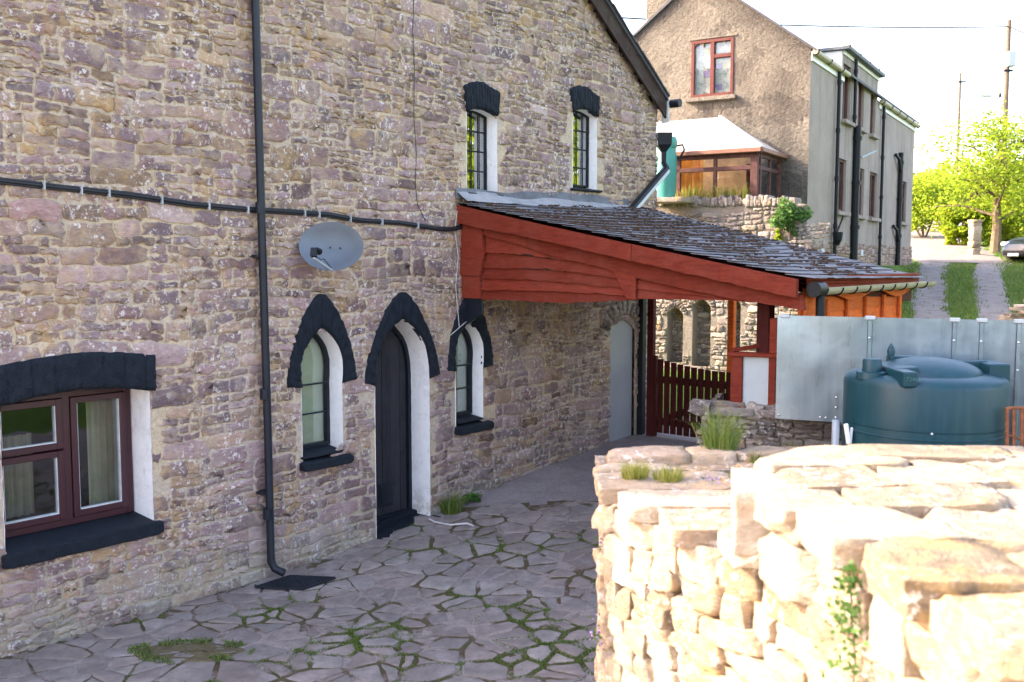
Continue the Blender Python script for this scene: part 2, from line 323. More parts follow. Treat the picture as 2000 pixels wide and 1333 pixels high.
        o = bpy.data.objects.new(name, me); col.objects.link(o)
        if parent is not None: o.parent = parent; ORG[o.name] = og
        else: o.location = og; ORG[o.name] = og
        for k, v in tg.items(): o[k] = v
        return o
def thing(name, loc, label, cat, group=None):
    o = bpy.data.objects.new(name, None); col.objects.link(o); o.location = loc; o.empty_display_size = .2
    o['label'] = label; o['category'] = cat; ORG[o.name] = Vector(loc)
    if group: o['group'] = group
    return o
def dup(o, off, label=None, parent=None):
    c = o.copy(); col.objects.link(c)
    if parent is None: c.location = Vector(o.location)+Vector(off); ORG[c.name] = ORG[o.name]+Vector(off)
    else: c.parent = parent; ORG[c.name] = ORG[parent.name]
    if label: c['label'] = label
    for ch in list(o.children): dup(ch, off, None, c)
    return c
def rock(mb, c, ex, ey, ez, hx, hy, hz, rough=.09, n=6, power=.55, seed=None, colr=None):
    c = Vector(c); ex, ey, ez = (Vector(e).normalized() for e in (ex, ey, ez)); sd = seed if seed is not None else rnd.random()*900
    idx = {}; vs = []; fs = []; r_ = random.Random(sd); cuts = []
    for _ in range(9 if n > 3 else 5):
        q = Vector((r_.gauss(0, 1), r_.gauss(0, 1), r_.gauss(0, .8))).normalized(); sup = abs(q.x)*hx+abs(q.y)*hy+abs(q.z)*hz; ball = math.sqrt((q.x*hx)**2+(q.y*hy)**2+(q.z*hz)**2)
        cuts.append((q, ball+(sup-ball)*r_.uniform(.15, .75)*(1.15 if power > .7 else .7)))
    m = min(hx, hy, hz); mm = (hx+hy+hz)/3
    def vert(i, j, k):
        key = (i, j, k)
        if key in idx: return idx[key]
        f = lambda a: math.sin((2*a/n-1)*math.pi/2*.92)/math.sin(math.pi/2*.92)
        q = Vector((f(i), f(j), f(k))); nn = q.normalized(); p = Vector((q.x*hx, q.y*hy, q.z*hz))
        for cn, cd in cuts:
            e = p.dot(cn)-cd
            if e > 0: p -= cn*e
        d = noise.noise(p*(1.0/mm)+Vector((sd, 0, 0)))*.7+noise.noise(p*(2.6/mm)+Vector((0, sd, 0)))*.4+noise.noise(p*(7/mm)+Vector((0, 0, sd)))*.22
        p = p+nn*d*rough*mm*.75
        idx[key] = len(vs); vs.append(c+ex*p.x+ey*p.y+ez*p.z); return idx[key]
    for ax in range(3):
        for sg in (0, n):
            for a in range(n):
                for b in range(n):
                    q = []
                    for da, db in ((0, 0), (1, 0), (1, 1), (0, 1)):
                        k = [0, 0, 0]; k[ax] = sg; k[(ax+1) % 3] = a+da; k[(ax+2) % 3] = b+db; q.append(vert(*k))
                    fs.append(q if sg else q[::-1])
    mb.add(vs, fs, colr)
# ---- stones of a mortared wall: real relief over a mortar sheet
def inside(p, poly):
    x, y = p; c = False; n = len(poly); j = n-1
    for i in range(n):
        xi, yi = poly[i]; xj, yj = poly[j]
        if (yi > y) != (yj > y) and x < (xj-xi)*(y-yi)/(yj-yi)+xi: c = not c
        j = i
    return c
def nearest(p, poly):
    best = None; bd = 1e9; n = len(poly)
    for i in range(n):
        ax, ay = poly[i]; bx, by = poly[(i+1) % n]; dx, dy = bx-ax, by-ay; l = dx*dx+dy*dy
        t = 0 if l == 0 else max(0, min(1, ((p[0]-ax)*dx+(p[1]-ay)*dy)/l)); q = (ax+t*dx, ay+t*dy); d = (q[0]-p[0])**2+(q[1]-p[1])**2
        if d < bd: bd = d; best = q
    return best
def stone(mb, quad, mp, depth, rg, holes, colr, gap=.006, okf=None):
    cx = sum(q[0] for q in quad)/4; cz = sum(q[1] for q in quad)/4
    for h in holes:
        if inside((cx, cz), h): return
    ring = []
    for i in range(4):
        a = quad[i]; b = quad[(i+1) % 4]; l = math.hypot(b[0]-a[0], b[1]-a[1]); j = min(.018, l*.12)
        for t in (.10+.12*rg.random(), .38+.1*rg.random(), .66+.1*rg.random(), .84+.1*rg.random()):
            ring.append((a[0]+(b[0]-a[0])*t+rg.uniform(-j, j), a[1]+(b[1]-a[1])*t+rg.uniform(-j, j)))
    rr = []
    for p in ring:
        dx, dz = p[0]-cx, p[1]-cz; l = math.hypot(dx, dz) or 1; p = (p[0]-dx/l*gap, p[1]-dz/l*gap)
        for h in holes:
            if inside(p, h): p = nearest(p, h); break
        rr.append(p)
    n = len(rr); vs = []; fs = []; tu = rg.uniform(-.25, .25); tz = rg.uniform(-.3, .3)
    sz = min(max(q[0] for q in quad)-min(q[0] for q in quad), max(q[1] for q in quad)-min(q[1] for q in quad))
    if sum(inside(q, h) for h in holes for q in ring) > 6: return
    rad = min(.014, sz*.18)
    levels = ((0., -.012), (rad*.35, depth*.55), (rad, depth*.95), (sz*.32, depth*1.05))
    for li, (ins, dp) in enumerate(levels):
        for p in rr:
            dx, dz = p[0]-cx, p[1]-cz; l = math.hypot(dx, dz) or 1; k = max(.1, 1-ins/l); q = (cx+dx*k, cz+dz*k)
            wv = dp+(tu*(q[0]-cx)+tz*(q[1]-cz))*depth*3 if li else dp
            if li > 1: wv += rg.uniform(-.22, .22)*depth+fbm(Vector((q[0]*9, q[1]*14, 3)), 2)*depth*.35
            vs.append(mp(q[0], q[1], wv))
    vs.append(mp(cx, cz, depth*(1.1+rg.uniform(-.2, .2))))
    for li in range(len(levels)-1):
        for i in range(n): fs.append((li*n+i, li*n+(i+1) % n, (li+1)*n+(i+1) % n, (li+1)*n+i))
    k = (len(levels)-1)*n
    for i in range(n): fs.append((k+i, k+(i+1) % n, len(vs)-1))
    mb.add(vs, fs, colr)
    for i in range(n): mb.c[-len(fs)+i] = (colr[0], colr[1], .95)
    for i in range(n): mb.c[-len(fs)+n+i] = (colr[0], colr[1], .45 if i % 3 else .8)
    for i in range(2*n, len(fs)): mb.c[-len(fs)+i] = (colr[0], colr[1], 0)
def rubble(mb, u0, u1, z0, z1, mp, rg, holes=(), keep=None, band=(.16, .32), seg=(.25, .8), depth=(.005, .024), warp=.045, gap=.005, big=1.0, minw=.09):
    def wp(u, z):
        return (u+warp*.7*noise.noise(Vector((u*1.7, z*1.7, 5)))+.012*noise.noise(Vector((u*9, z*9, 1))),
                z+warp*1.4*noise.noise(Vector((u*1.1, z*1.3, 9)))+.02*noise.noise(Vector((u*4, z*6, 2))))
    def cell(a, b, c, d, row=0):
        if b-a < .02 or d-c < .015: return
        e = .016
        q = [(a+rg.uniform(-e, e)*.5, c+rg.uniform(-e, e)*.4), (b+rg.uniform(-e, e)*.5, c+rg.uniform(-e, e)*.4), (b+rg.uniform(-e, e)*.5, d+rg.uniform(-e, e)*.4), (a+rg.uniform(-e, e)*.5, d+rg.uniform(-e, e)*.4)]
        q = [wp(*p) for p in q]; cu = (q[0][0]+q[2][0])/2; cz = (q[0][1]+q[2][1])/2
        if keep and not keep(cu, cz): return
        stone(mb, q, mp, rg.uniform(*depth), rg, holes, (rg.random(), rg.random(), 0), gap)
    z = z0
    while z < z1:
        bh = rg.uniform(*band); u = u0-rg.random()*.3
        while u < u1:
            sw = rg.uniform(*seg); r = rg.random(); a, b = u, u+sw
            if r < .10*big and bh < .27: cuts = [0, 1]
            elif r < .48: c = rg.uniform(.35, .65); cuts = [0, c, 1]
            elif r < .86 or bh < .2: c = rg.uniform(.25, .4); cuts = [0, c, c+rg.uniform(.25, .38), 1]
            else: cuts = [0, .22, .48, .74, 1]
            for i in range(len(cuts)-1):
                c0, c1 = z+bh*cuts[i], z+bh*cuts[i+1]; hh = c1-c0; x = a
                while x < b-1e-6:
                    wd = rg.uniform(max(minw, hh*.9), max(.17, hh*3.4))
                    if hh < .07: wd *= rg.uniform(1.0, 1.5)
                    if b-(x+wd) < minw: wd = b-x
                    cell(x, min(x+wd, b), c0, c1); x += wd
            u += sw
        z += bh
def sheet(mb, outer, holes, mp, v):
    loops = [[Vector((p[0], p[1], 0)) for p in outer]]+[[Vector((p[0], p[1], 0)) for p in h] for h in holes]
    flat = [p for l in loops for p in l]; tr = tessellate_polygon(loops)
    mb.add([mp(p.x, p.y, v) for p in flat], [tuple(t) for t in tr])
# ------------------------------------------------------------------ terrain
GU = [(-30, -.1), (-3.8, -.045), (-1.5, -.05), (-.05, .02), (.78, .10), (1.6, .2), (2.8, .33), (4.3, .42), (9, .62), (40, .8)]
def gz_yard(x, y):
    u = (Vector((x, y, 0))-W0).dot(D)
    for (a, za), (b, zb) in zip(GU, GU[1:]):
        if u < b: return max(-.1, za+(zb-za)*max(0, (u-a)/(b-a)))
    return .8
PLAT = [(3.0, 8.95), (4.75, 10.9), (5.75, 19.35), (7.2, 21.0), (13.2, 32.5), (13.2, 60), (-200, 60), (-200, 300), (300, 300), (300, -100), (5.5, -100), (5.5, 8.1)]
TERR = [(6.1, 20.0), (7.4, 21.4), (13.4, 32.5), (5, 40), (-40, 60), (-40, 49.6)]
def z_plat(x, y): return 1.9+.085*(max(y, -5)-21.7) if y < 62 else 5.33+.012*(y-62)
def sdist(x, y, poly):
    q = nearest((x, y), poly); d = math.hypot(q[0]-x, q[1]-y); return d if inside((x, y), poly) else -d
def gz(x, y):
    z = gz_yard(x, y)
    if y < 2: z += 1.3*sstep(2.0, .6, y)*(1 if x > -3 else sstep(-6, -3, x))
    a = sdist(x, y, PLAT)
    if a > -.25: z += (z_plat(x, y)-z)*sstep(-.25, .05, a)
    if y > 15 and y < 61:
        b = sdist(x, y, TERR)
        if b > -.2: z += (2.8-z)*sstep(-.2, .05, b)
    return z
def axis(lo, hi, near0, near1, fine):
    a = []; x = near0
    while x < near1: a.append(x); x += fine
    s = fine; x = near1
    while x < hi: a.append(x); s *= 1.22; x += s
    a.append(hi); s = fine; x = near0-fine; b = []
    while x > lo: b.append(x); s *= 1.22; x -= s
    b.append(lo); return b[::-1]+a
xs = axis(-180, 320, -9, 24, .3); ys = axis(-120, 420, 1, 40, .3)
mb = MB(); nx = len(xs)
mb.add([(x, y, gz(x, y)-.01) for y in ys for x in xs], [(j*nx+i, j*nx+i+1, (j+1)*nx+i+1, (j+1)*nx+i) for j in range(len(ys)-1) for i in range(nx-1)])
mb.build('ground', 'ground', origin=(0, 0, 0), smooth=True, kind='structure')
# yard floor: concrete sheet, then crazy paving over the near part
mb = MB(); nu, nv = 60, 36
def yard(a, b):  # stretched unseen behind the camera to bounce sunlight onto the house wall
    u = -30+40*a; v = -.02+22.0*b; p = L(u, v, 0); return Vector((p.x, p.y, gz(p.x, p.y)+.012))
mb.grid(yard, nu*2, nv*2)
mb.f = [f for f in mb.f if all(sdist(mb.v[i][0], mb.v[i][1], PLAT) < -.05 for i in f)]; mb.c = mb.c[:len(mb.f)]
mb.build('courtyard_floor', 'concrete', origin=(0, 0, 0), smooth=True, kind='structure')
def voro(sites, box, aniso=1.0):
    out = []
    for i, (x, y) in enumerate(sites):
        poly = [(x-1, y-1), (x+1, y-1), (x+1, y+1), (x-1, y+1)]
        for j, (a, b) in enumerate(sites):
            if i == j: continue
            dx, dy = a-x, b-y
            if dx*dx+dy*dy > 1.7: continue
            mx, my = (a+x)/2, (b+y)/2; new = []; n = len(poly)
            for k in range(n):
                p = poly[k]; q = poly[(k+1) % n]; sp = (p[0]-mx)*dx+(p[1]-my)*dy; sq = (q[0]-mx)*dx+(q[1]-my)*dy
                if sp <= 0: new.append(p)
                if (sp < 0 < sq) or (sq < 0 < sp): t = sp/(sp-sq); new.append((p[0]+(q[0]-p[0])*t, p[1]+(q[1]-p[1])*t))
            poly = new
            if not poly: break
        out.append(poly)
    return out
rg = random.Random(11); sites = []; st = .305
for i in range(0, 27):
    for j in range(0, 29):
        x = -6.0+i*st+(j % 2)*st*.5+rg.uniform(-.16, .16); y = (5.1+j*st*.74)+rg.uniform(-.13, .13)
        if rg.random() < .2: continue
        sites.append((x, y))
        if rg.random() < .10+.35*(y < 8.6): sites.append((x+rg.uniform(-.16, .16), y+rg.uniform(.10, .17)))
cells = voro(sites, None); mb = MB(); edges = []; jm = MB()
def end_line(x): return 10.75+.35*nz(x*1.3, 4)+.1*nz(x*6, 1)
for poly in cells:
    if len(poly) < 3: continue
    cx = sum(p[0] for p in poly)/len(poly); cy = sum(p[1] for p in poly)/len(poly)
    if (Vector((cx, cy, 0))-W0).dot(N) < .03 or cy > end_line(cx) or cx > 2.2 or (cx > .5 and cy < 4.9): continue
    for k in range(len(poly)): edges.append((poly[k], poly[(k+1) % len(poly)]))
    g = .002+.017*sstep(-.1, .8, nz(cx*.8, cy*.8)*.6+.5*sstep(9.3, 7.2, cy)+.5*sstep(-2.2, 0., cx))+rg.uniform(0, .004); pts = []
    n = len(poly); area = 0
    for k in range(n):
        a = poly[k]; b = poly[(k+1) % n]; l = math.hypot(b[0]-a[0], b[1]-a[1]); m = max(1, int(l/.09))
        pts.append((a[0]*.97+cx*.03+rg.uniform(-.004, .004), a[1]*.97+cy*.03+rg.uniform(-.004, .004)))
        for t in range(m):
            f = (t+.5)/m if m > 1 else .5; f = min(.92, max(.08, f)); pts.append((a[0]+(b[0]-a[0])*f+rg.uniform(-.010, .010), a[1]+(b[1]-a[1])*f+rg.uniform(-.010, .010)))
    if len(pts) < 3: continue
    vs = []; n = len(pts); tx, ty = rg.uniform(-.03, .03), rg.uniform(-.03, .03); hh = rg.uniform(.009, .021); z0 = gz_yard(cx, cy)+.012
    for ins, h in ((g, -.01), (g+.004, hh*.8), (g+.014, hh), (g+.07, hh)):
        for p in pts:
            dx, dy = p[0]-cx, p[1]-cy; l = math.hypot(dx, dy) or 1; k = max(.15, 1-ins*1.15/l); q = (cx+dx*k, cy+dy*k)
            vs.append((q[0], q[1], gz_yard(*q)+.012+h+(tx*(q[0]-cx)+ty*(q[1]-cy) if h > 0 else 0)+(fbm(Vector((q[0]*5, q[1]*5, 0)), 2)*.004 if h > 0 else 0)))
    vs.append((cx, cy, z0+hh)); fs = []
    for li in range(3):
        for i in range(n): fs.append((li*n+i, li*n+(i+1) % n, (li+1)*n+(i+1) % n, (li+1)*n+i))
    for i in range(n): fs.append((3*n+i, 3*n+(i+1) % n, 4*n))
    mb.add(vs, fs, (rg.random(), rg.random(), 0))
mb.build('courtyard_paving', 'paving', origin=(0, 0, 0), smooth=True, ang=40, kind='structure')
def jgrid(a, b):
    x = -6.5+9*a; y = 4.9+6.2*b; return Vector((x, y, gz_yard(x, y)+.0185+.005*nz(x*8, y*8)))
jm.grid(jgrid, 90, 62)
jm.f = [f for f in jm.f if (lambda c: (c-W0).dot(N) > .03 and c.y < end_line(c.x)+.05 and c.x < 2.3)(Vector(jm.v[f[0]]))]; jm.c = jm.c[:len(jm.f)]
jm.build('paving_bed', 'joint', origin=(0, 0, 0), smooth=True, kind='structure')
def blade(mb, p, h, w, lean, c):
    p = Vector(p); a = rnd.random()*6.28; sd = Vector((math.cos(a), math.sin(a), 0))*w; l = Vector(lean)
    m = p+l*.35*h+ZV*h*.6; t = p+l*h+ZV*h*max(.25, 1-l.length*.4)
    mb.add([p-sd, p+sd, m+sd*.7, m-sd*.7, t], [(0, 1, 2, 3), (3, 2, 4)], c)
# weeds in the joints
mb = MB(); kk = 0
for (a, b) in edges:
    mx, my = (a[0]+b[0])/2, (a[1]+b[1])/2; d = nz(mx*1.3+3, my*1.3+7)*.8+.30*sstep(9.2, 7.0, my)+.26*sstep(-2.0, .2, mx)-.40
    if d < 0: continue
    for _ in range(int(12+d*90)):
        t = rnd.random(); x = a[0]+(b[0]-a[0])*t+rnd.gauss(0, .012+d*.03); y = a[1]+(b[1]-a[1])*t+rnd.gauss(0, .012+d*.03)
        blade(mb, (x, y, gz_yard(x, y)+.02), rnd.uniform(.005, .018+.025*d), .004, (rnd.uniform(-.9, .9), rnd.uniform(-.9, .9), 0), (rnd.random(), 0, 0))
mb.build('joint_weeds', 'grass', origin=(0, 0, 0), kind='stuff', label='small green weeds and moss growing in the joints of the crazy paving', category='weeds')
def tuft(name, c, r, n, h, mat, label, cat='grass tuft', group=None, flop=.8, wd=.004):
    mb = MB(); c = Vector(c)
    for _ in range(n):
        a = rnd.random()*6.28; q = r*math.sqrt(rnd.random()); o = Vector((math.cos(a)*q, math.sin(a)*q, 0))
        blade(mb, c+o, h*rnd.uniform(.45, 1), wd, o/r*flop*rnd.uniform(.2, 1)+Vector((rnd.uniform(-.2, .2), rnd.uniform(-.2, .2), 0)), (rnd.random(), 0, 0))
    tg = dict(label=label, category=cat)
    if group: tg['group'] = group
    return mb.build(name, mat, origin=c, **tg)
def yz(px, py):    # point on the yard floor under a pixel of the photograph
    z = .1
    for _ in range(6): d = ray(px, py); p = C0+d*((z-EYE)/d.z); z = gz_yard(p.x, p.y)+.02
    return p
p = yz(370, 1275)
mb = MB()
for _ in range(3000):
    a = rnd.random()*6.28; q = math.sqrt(rnd.random()); x = p.x+math.cos(a)*q*.5; y = p.y+math.sin(a)*q*.24
    e = q > .6
    if not e and rnd.random() < .6: continue
    if nz(x*6, y*6) < -.1: continue
    blade(mb, (x, y, gz_yard(x, y)+.02), rnd.uniform(.01, .05 if e else .02), .005, (rnd.uniform(-.9, .9), rnd.uniform(-.9, .9), 0), (rnd.random(), 0, 0))
wpt = mb.build('weed_patch', 'grass', label='patch of dirt and green weeds in the paving below the big casement window', category='weeds')
mb = MB(); mb.grid(lambda a, b: Vector((p.x+math.cos(a*6.283)*b*(.46+.12*nz(math.cos(a*6.283)*2, math.sin(a*6.283)*2)), p.y+math.sin(a*6.283)*b*(.20+.06*nz(math.cos(a*6.283)*2, math.sin(a*6.283)*2, 3)), gz_yard(p.x, p.y)+.030+.012*nz(a*20, b*6)*(b < .9)-.03*(b > .95)+math.sin(a*6.283)*0)), 48, 8)
mb.build('bare_soil', m_plain('mossy_soil', (.13, .105, .055), .95, 0, .5, 14, .8, .02), wpt, smooth=True)
# ------------------------------------------------------------------ the stone house
house = thing('stone_house', L(0, 0, 0), 'large gabled house of purple and tan rubble stone with pointed black window surrounds', 'house')
def lancet(u0, u1, zb, zs, ua, za, n=9, bulge=.2):
    pts = [(u0, zb), (u0, zs)]
    for i in range(1, n+1):
        t = i/n; x = u0+(ua-u0)*t; z = zs+(za-zs)*t; b = math.sin(math.pi*t)*bulge; dx, dz = za-zs, -(ua-u0); l = math.hypot(dx, dz); pts.append((x-dx/l*b*(za-zs), z-dz/l*b*(za-zs)))
    for i in range(1, n+1):
        t = i/n; x = ua+(u1-ua)*t; z = za+(zs-za)*t; b = math.sin(math.pi*t)*bulge; dx, dz = -(zs-za), (u1-ua); l = math.hypot(dx, dz); pts.append((x+dx/l*b*(za-zs), z+dz/l*b*(za-zs)))
    pts.append((u1, zb)); return pts
H_big = [(-3.77, .74), (-3.77, 1.92), (-3.45, 1.965), (-3.15, 1.975), (-2.85, 1.96), (-2.55, 1.925), (-2.55, .74)]
H_a1 = lancet(-.975, -.465, 1.0, 1.74, -.72, 2.33); H_a2 = lancet(1.195, 1.665, 1.05, 1.71, 1.42, 2.29)
H_dr = lancet(-.03, .775, -.05, 1.66, .36, 2.37)
def seg_top(u0, u1, zb, zt, rise, n=6): return [(u0, zb)]+[(u0+(u1-u0)*i/n, zt+rise*math.sin(math.pi*i/n)) for i in range(n+1)]+[(u1, zb)]
H_u1 = seg_top(1.395, 1.925, 3.72, 4.66, .05); H_u2 = seg_top(3.405, 3.95, 3.88, 4.88, .05)
H_gd = seg_top(4.31, 4.93, .2, 1.98, .16)
HOLES = [H_big, H_a1, H_a2, H_dr, H_u1, H_u2, H_gd]
UL, UR, UA = -6.75, 5.44, -1.15; ZR = 5.125; SL = .68; ZA = ZR+.165+SL*(UR-UA); ZL = ZA-SL*(UA-UL)
mpw = lambda u, z, v: L(min(u, UR+.012), v, z)
mb = MB(); sheet(mb, [(UL, -.3), (UR, -.3), (UR, ZR), (UA, ZA-.06), (UL, ZL)], HOLES, mpw, 0)
DEP = 10.0
def side_q(a, b, z0a, z0b):  # other walls
    mb.add([a+ZV*-.3, b+ZV*-.3, b+ZV*z0b, a+ZV*z0a], [(0, 1, 2, 3)])
side_q(L(UR, 0, 0), L(UR, -DEP, 0), ZR, ZR); side_q(L(UL, -DEP, 0), L(UL, 0, 0), ZL, ZL)
mb.add([L(UL, -DEP, -.3), L(UR, -DEP, -.3), L(UR, -DEP, ZR), L(UA, -DEP, ZA-.06), L(UL, -DEP, ZL)], [(0, 1, 2, 3, 4)])
mb.build('mortar', 'mortar', house)
def kp(u, z):
    if z < gz_yard(*L(u, 0, 0).xy)-.12: return False
    top = ZR+SL*(UR-u) if u > UA else ZL+SL*(u-UL)
    return z < top+.05 and z < 7.2 and u < UR+.01
mb = MB(); rubble(mb, -5.6, UR, -.12, 7.2, mpw, random.Random(3), HOLES, kp)
mb.build('rubble_stones', 'stone', house, smooth=True)
# return side, round the right-hand corner
mps = lambda u, z, v: L(UR+min(v, .012), -max(u, 0), z)
mb = MB(); rubble(mb, 0.02, 3.0, .3, ZR, mps, random.Random(5), (), None); mb.build('side_stones', 'stone', house, smooth=True)
# black surrounds
def chai(p, k=2):
    for _ in range(k):
        q = [p[0]]
        for a, b in zip(p, p[1:]): q += [(a[0]*.75+b[0]*.25, a[1]*.75+b[1]*.25), (a[0]*.25+b[0]*.75, a[1]*.25+b[1]*.75)]
        p = q+[p[-1]]
    return p
def band(inner, outer, mat, name, parent, v=.03, n=46, m=5, seed=0, joints=9):
    v += .012; n = int(n*1.5); m += 2
    def samp(pl, t):
        ls = [math.hypot(b[0]-a[0], b[1]-a[1]) for a, b in zip(pl, pl[1:])]; T = sum(ls)*t
        for (a, b), l in zip(zip(pl, pl[1:]), ls):
            if T <= l or (b == pl[-1] and a == pl[-2]): k = min(1, T/l) if l else 0; return (a[0]+(b[0]-a[0])*k, a[1]+(b[1]-a[1])*k)
            T -= l
    mb = MB()
    def fn(a, b):
        p = samp(inner, a); q = samp(outer, a); bb = min(1, max(0, (b*(m+2)-1)/m)); u = p[0]+(q[0]-p[0])*bb; z = p[1]+(q[1]-p[1])*bb
        if b in (0, 1): vv = -.03
        else:
            vv = v+.014*fbm(Vector((u*14+seed, z*14, seed)), 4)+.006*nz(u*55, z*55); jt = abs((a*joints) % 1-.5)
            if jt < .05: vv -= .012
            if bb in (0, 1): vv -= .012
        u += .008*nz(u*17, z*17, seed); z += .008*nz(u*15, z*15, seed+7); 
        if a in (0, 1): vv = -.03
        return L(u, vv, z)
    mb.grid(fn, n, m+2, flip=True); return mb.build(name, mat, parent, smooth=True)
def reveal(hole, dep, name, parent, mat='white', close=False):
    mb = MB(); hs = []
    for a, b in zip(hole, hole[1:]):
        l = math.hypot(b[0]-a[0], b[1]-a[1]); k = max(1, int(l/.05)); hs += [(a[0]+(b[0]-a[0])*i/k, a[1]+(b[1]-a[1])*i/k) for i in range(k)]
    hs.append(hole[-1]); n = len(hs); m = 4; vs = []; fs = []
    cx = sum(p[0] for p in hole)/len(hole); cz = sum(p[1] for p in hole)/len(hole)
    for j in range(m+1):
        for p in hs:
            v = .012-(dep+.012)*j/m; e = .007*fbm(Vector((p[0]*8, p[1]*14, v*8)), 2); dx, dz = p[0]-cx, p[1]-cz; l = math.hypot(dx, dz)
            vs.append(L(p[0]-dx/l*(e+.004), v, p[1]-dz/l*e))
    for j in range(m):
        for i in range(n-1): fs.append((j*n+i, j*n+i+1, (j+1)*n+i+1, (j+1)*n+i))
    mb.add(vs, fs); return mb.build(name, mat, parent, smooth=True)
def frame_poly(mb, outer, wdt, v0, v1, bottom=True):     # frame following an outline (u,z), inset by wdt
    cx = sum(p[0] for p in outer)/len(outer); n = len(outer); inn = []
    for i in range(n):
        a = Vector(outer[i-1]); b = Vector(outer[i]); c = Vector(outer[(i+1) % n]); d1 = (b-a).normalized(); d2 = (c-b).normalized()
        n1 = Vector((d1.y, -d1.x)); n2 = Vector((d2.y, -d2.x)); bis = (n1+n2); k = bis.length
        bis = bis/k if k > 1e-5 else n1; inn.append(b+bis*(wdt/max(.35, bis.dot(n1))))
    vs = []
    for pl, v in ((outer, v0), (inn, v0), (inn, v1), (outer, v1)): vs += [L(p[0], v, p[1]) for p in pl]
    fs = []
    for i in range(n):
        j = (i+1) % n
        for k in range(4): fs.append((k*n+i, k*n+j, ((k+1) % 4)*n+j, ((k+1) % 4)*n+i))
    mb.add(vs, fs)
    return [(p[0], p[1]) for p in inn]
def ubar(mb, u0, u1, z0, z1, v0, v1, bev=.004):
    mb.box(L((u0+u1)/2, (v0+v1)/2, (z0+z1)/2), D, N, ZV, abs(u1-u0)/2, abs(v1-v0)/2, abs(z1-z0)/2, None, bev)
def pane(poly, v, name, parent, mat): mb = MB(); mb.prism([L(p[0], v, p[1]) for p in poly], -N*.006); return mb.build(name, mat, parent)
def wpart(name, label=None):
    o = bpy.data.objects.new(name, None); col.objects.link(o); o.parent = house; ORG[o.name] = ORG[house.name]
    if label: o['label'] = label
    return o
# big casement window
wv = -.32
W = MB(); outer = [(-3.77, .80), (-3.77, 1.93), (-2.55, 1.93), (-2.55, .80)]
W1 = MB()
ubar(W, -3.80, -3.70, .80, 1.98, wv-.03, wv+.03)
um = uz(128, 900, wv)[0]; ur = uz(246, 900, wv)[0]
ur = -2.565
for a, b, c, d in ((ur-.055, ur, .80, 1.98), (um-.03, um+.035, .85, 1.92)): ubar(W, a, b, c, d, wv-.03, wv+.03)
ubar(W, -3.70, ur-.055, .80, .86, wv-.03, wv+.028); ubar(W, -3.70, ur-.055, 1.865, 1.98, wv-.03, wv+.028)
win = W.build('casement_window', 'upvc', house, label='dark rosewood framed casement window')
def casement(u0, u1, z0, z1, label=None, seal=True):
    a = MB(); f = .052
    ubar(a, u0, u0+f, z0, z1, wv-.02, wv+.05); ubar(a, u1-f, u1, z0, z1, wv-.02, wv+.05); ubar(a, u0+f, u1-f, z0, z0+f, wv-.02, wv+.048); ubar(a, u0+f, u1-f, z1-f, z1, wv-.02, wv+.048)
    a.build('sash', 'upvc', win); g = f-.002; b = MB(); s = .011
    ubar(b, u0+g, u0+g+s, z0+g, z1-g, wv-.01, wv+.036, .001); ubar(b, u1-g-s, u1-g, z0+g, z1-g, wv-.01, wv+.036, .001); ubar(b, u0+g+s, u1-g-s, z0+g, z0+g+s, wv-.01, wv+.036, .001)
    b.build('glazing_seal', 'seal', win); pane([(u0+f, z0+f), (u0+f, z1-f), (u1-f, z1-f), (u1-f, z0+f)], wv+.01, 'pane', win, 'glass')
casement(um+.037, ur-.057, .862, 1.862); casement(-3.698, um-.032, .862, 1.435); casement(-3.698, um-.032, 1.45, 1.862)
reveal(H_big, .32, 'reveal', win)
mb = MB(); b0 = [(-3.98, 1.86), (-3.77, 1.895), (-3.45, 1.945), (-3.15, 1.96), (-2.85, 1.94), (-2.5, 1.885)]; t0 = [(-4.0, 2.16), (-3.7, 2.21), (-3.4, 2.245), (-3.1, 2.255), (-2.8, 2.235), (-2.49, 2.185)]
band(b0, t0, 'black', 'lintel', win, .035, 60, 7, 3, 8)
def sill(u0, u1, z0, z1, out, dep, parent, name='sill', tilt=.03):
    mb = MB()
    def rough_box(nu=20):
        ring = [(-dep, z0), (out-.012, z0), (out, z0+.012), (out, z1-tilt-.012), (out-.014, z1-tilt), (-dep, z1)]
        vs = []; fs = []; m = len(ring)
        for i in range(nu+1):
            u = u0+(u1-u0)*i/nu; e = .012 if i in (0, nu) else 0
            for v, z in ring: vs.append(L(u+(.0 if not e else 0), v+.007*nz(u*7, z*9, v*9)-(e if v > 0 else 0), z+.006*nz(u*8+4, z*5, v*6)+(-e if z > z0+.02 else e)))
        for i in range(nu):
            for k in range(m): fs.append((i*m+k, i*m+(k+1) % m, (i+1)*m+(k+1) % m, (i+1)*m+k))
        fs += [list(range(m))[::-1], [nu*m+k for k in range(m)]]; mb.add(vs, fs)
    rough_box(); return mb.build(name, 'black', parent, smooth=True, ang=35)
sill(-3.80, -2.49, .655, .80, .075, .36, win)
# interior of the big window
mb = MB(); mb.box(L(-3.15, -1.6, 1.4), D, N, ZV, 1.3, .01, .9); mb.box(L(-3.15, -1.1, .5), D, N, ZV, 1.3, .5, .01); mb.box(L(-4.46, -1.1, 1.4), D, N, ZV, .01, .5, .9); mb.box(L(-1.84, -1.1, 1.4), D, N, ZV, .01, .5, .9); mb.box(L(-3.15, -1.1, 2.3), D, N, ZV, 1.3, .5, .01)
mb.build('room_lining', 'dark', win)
mb = MB(); mb.grid(lambda a, b: L(-2.50-.35*a, -.52+.02*math.sin(a*38), .8+1.2*b), 40, 2); mb.grid(lambda a, b: L(-3.60+.45*a, -.9+.02*math.sin(a*38), .8+.7*b), 40, 2); mb.build('curtain', 'curtain', win, smooth=True)
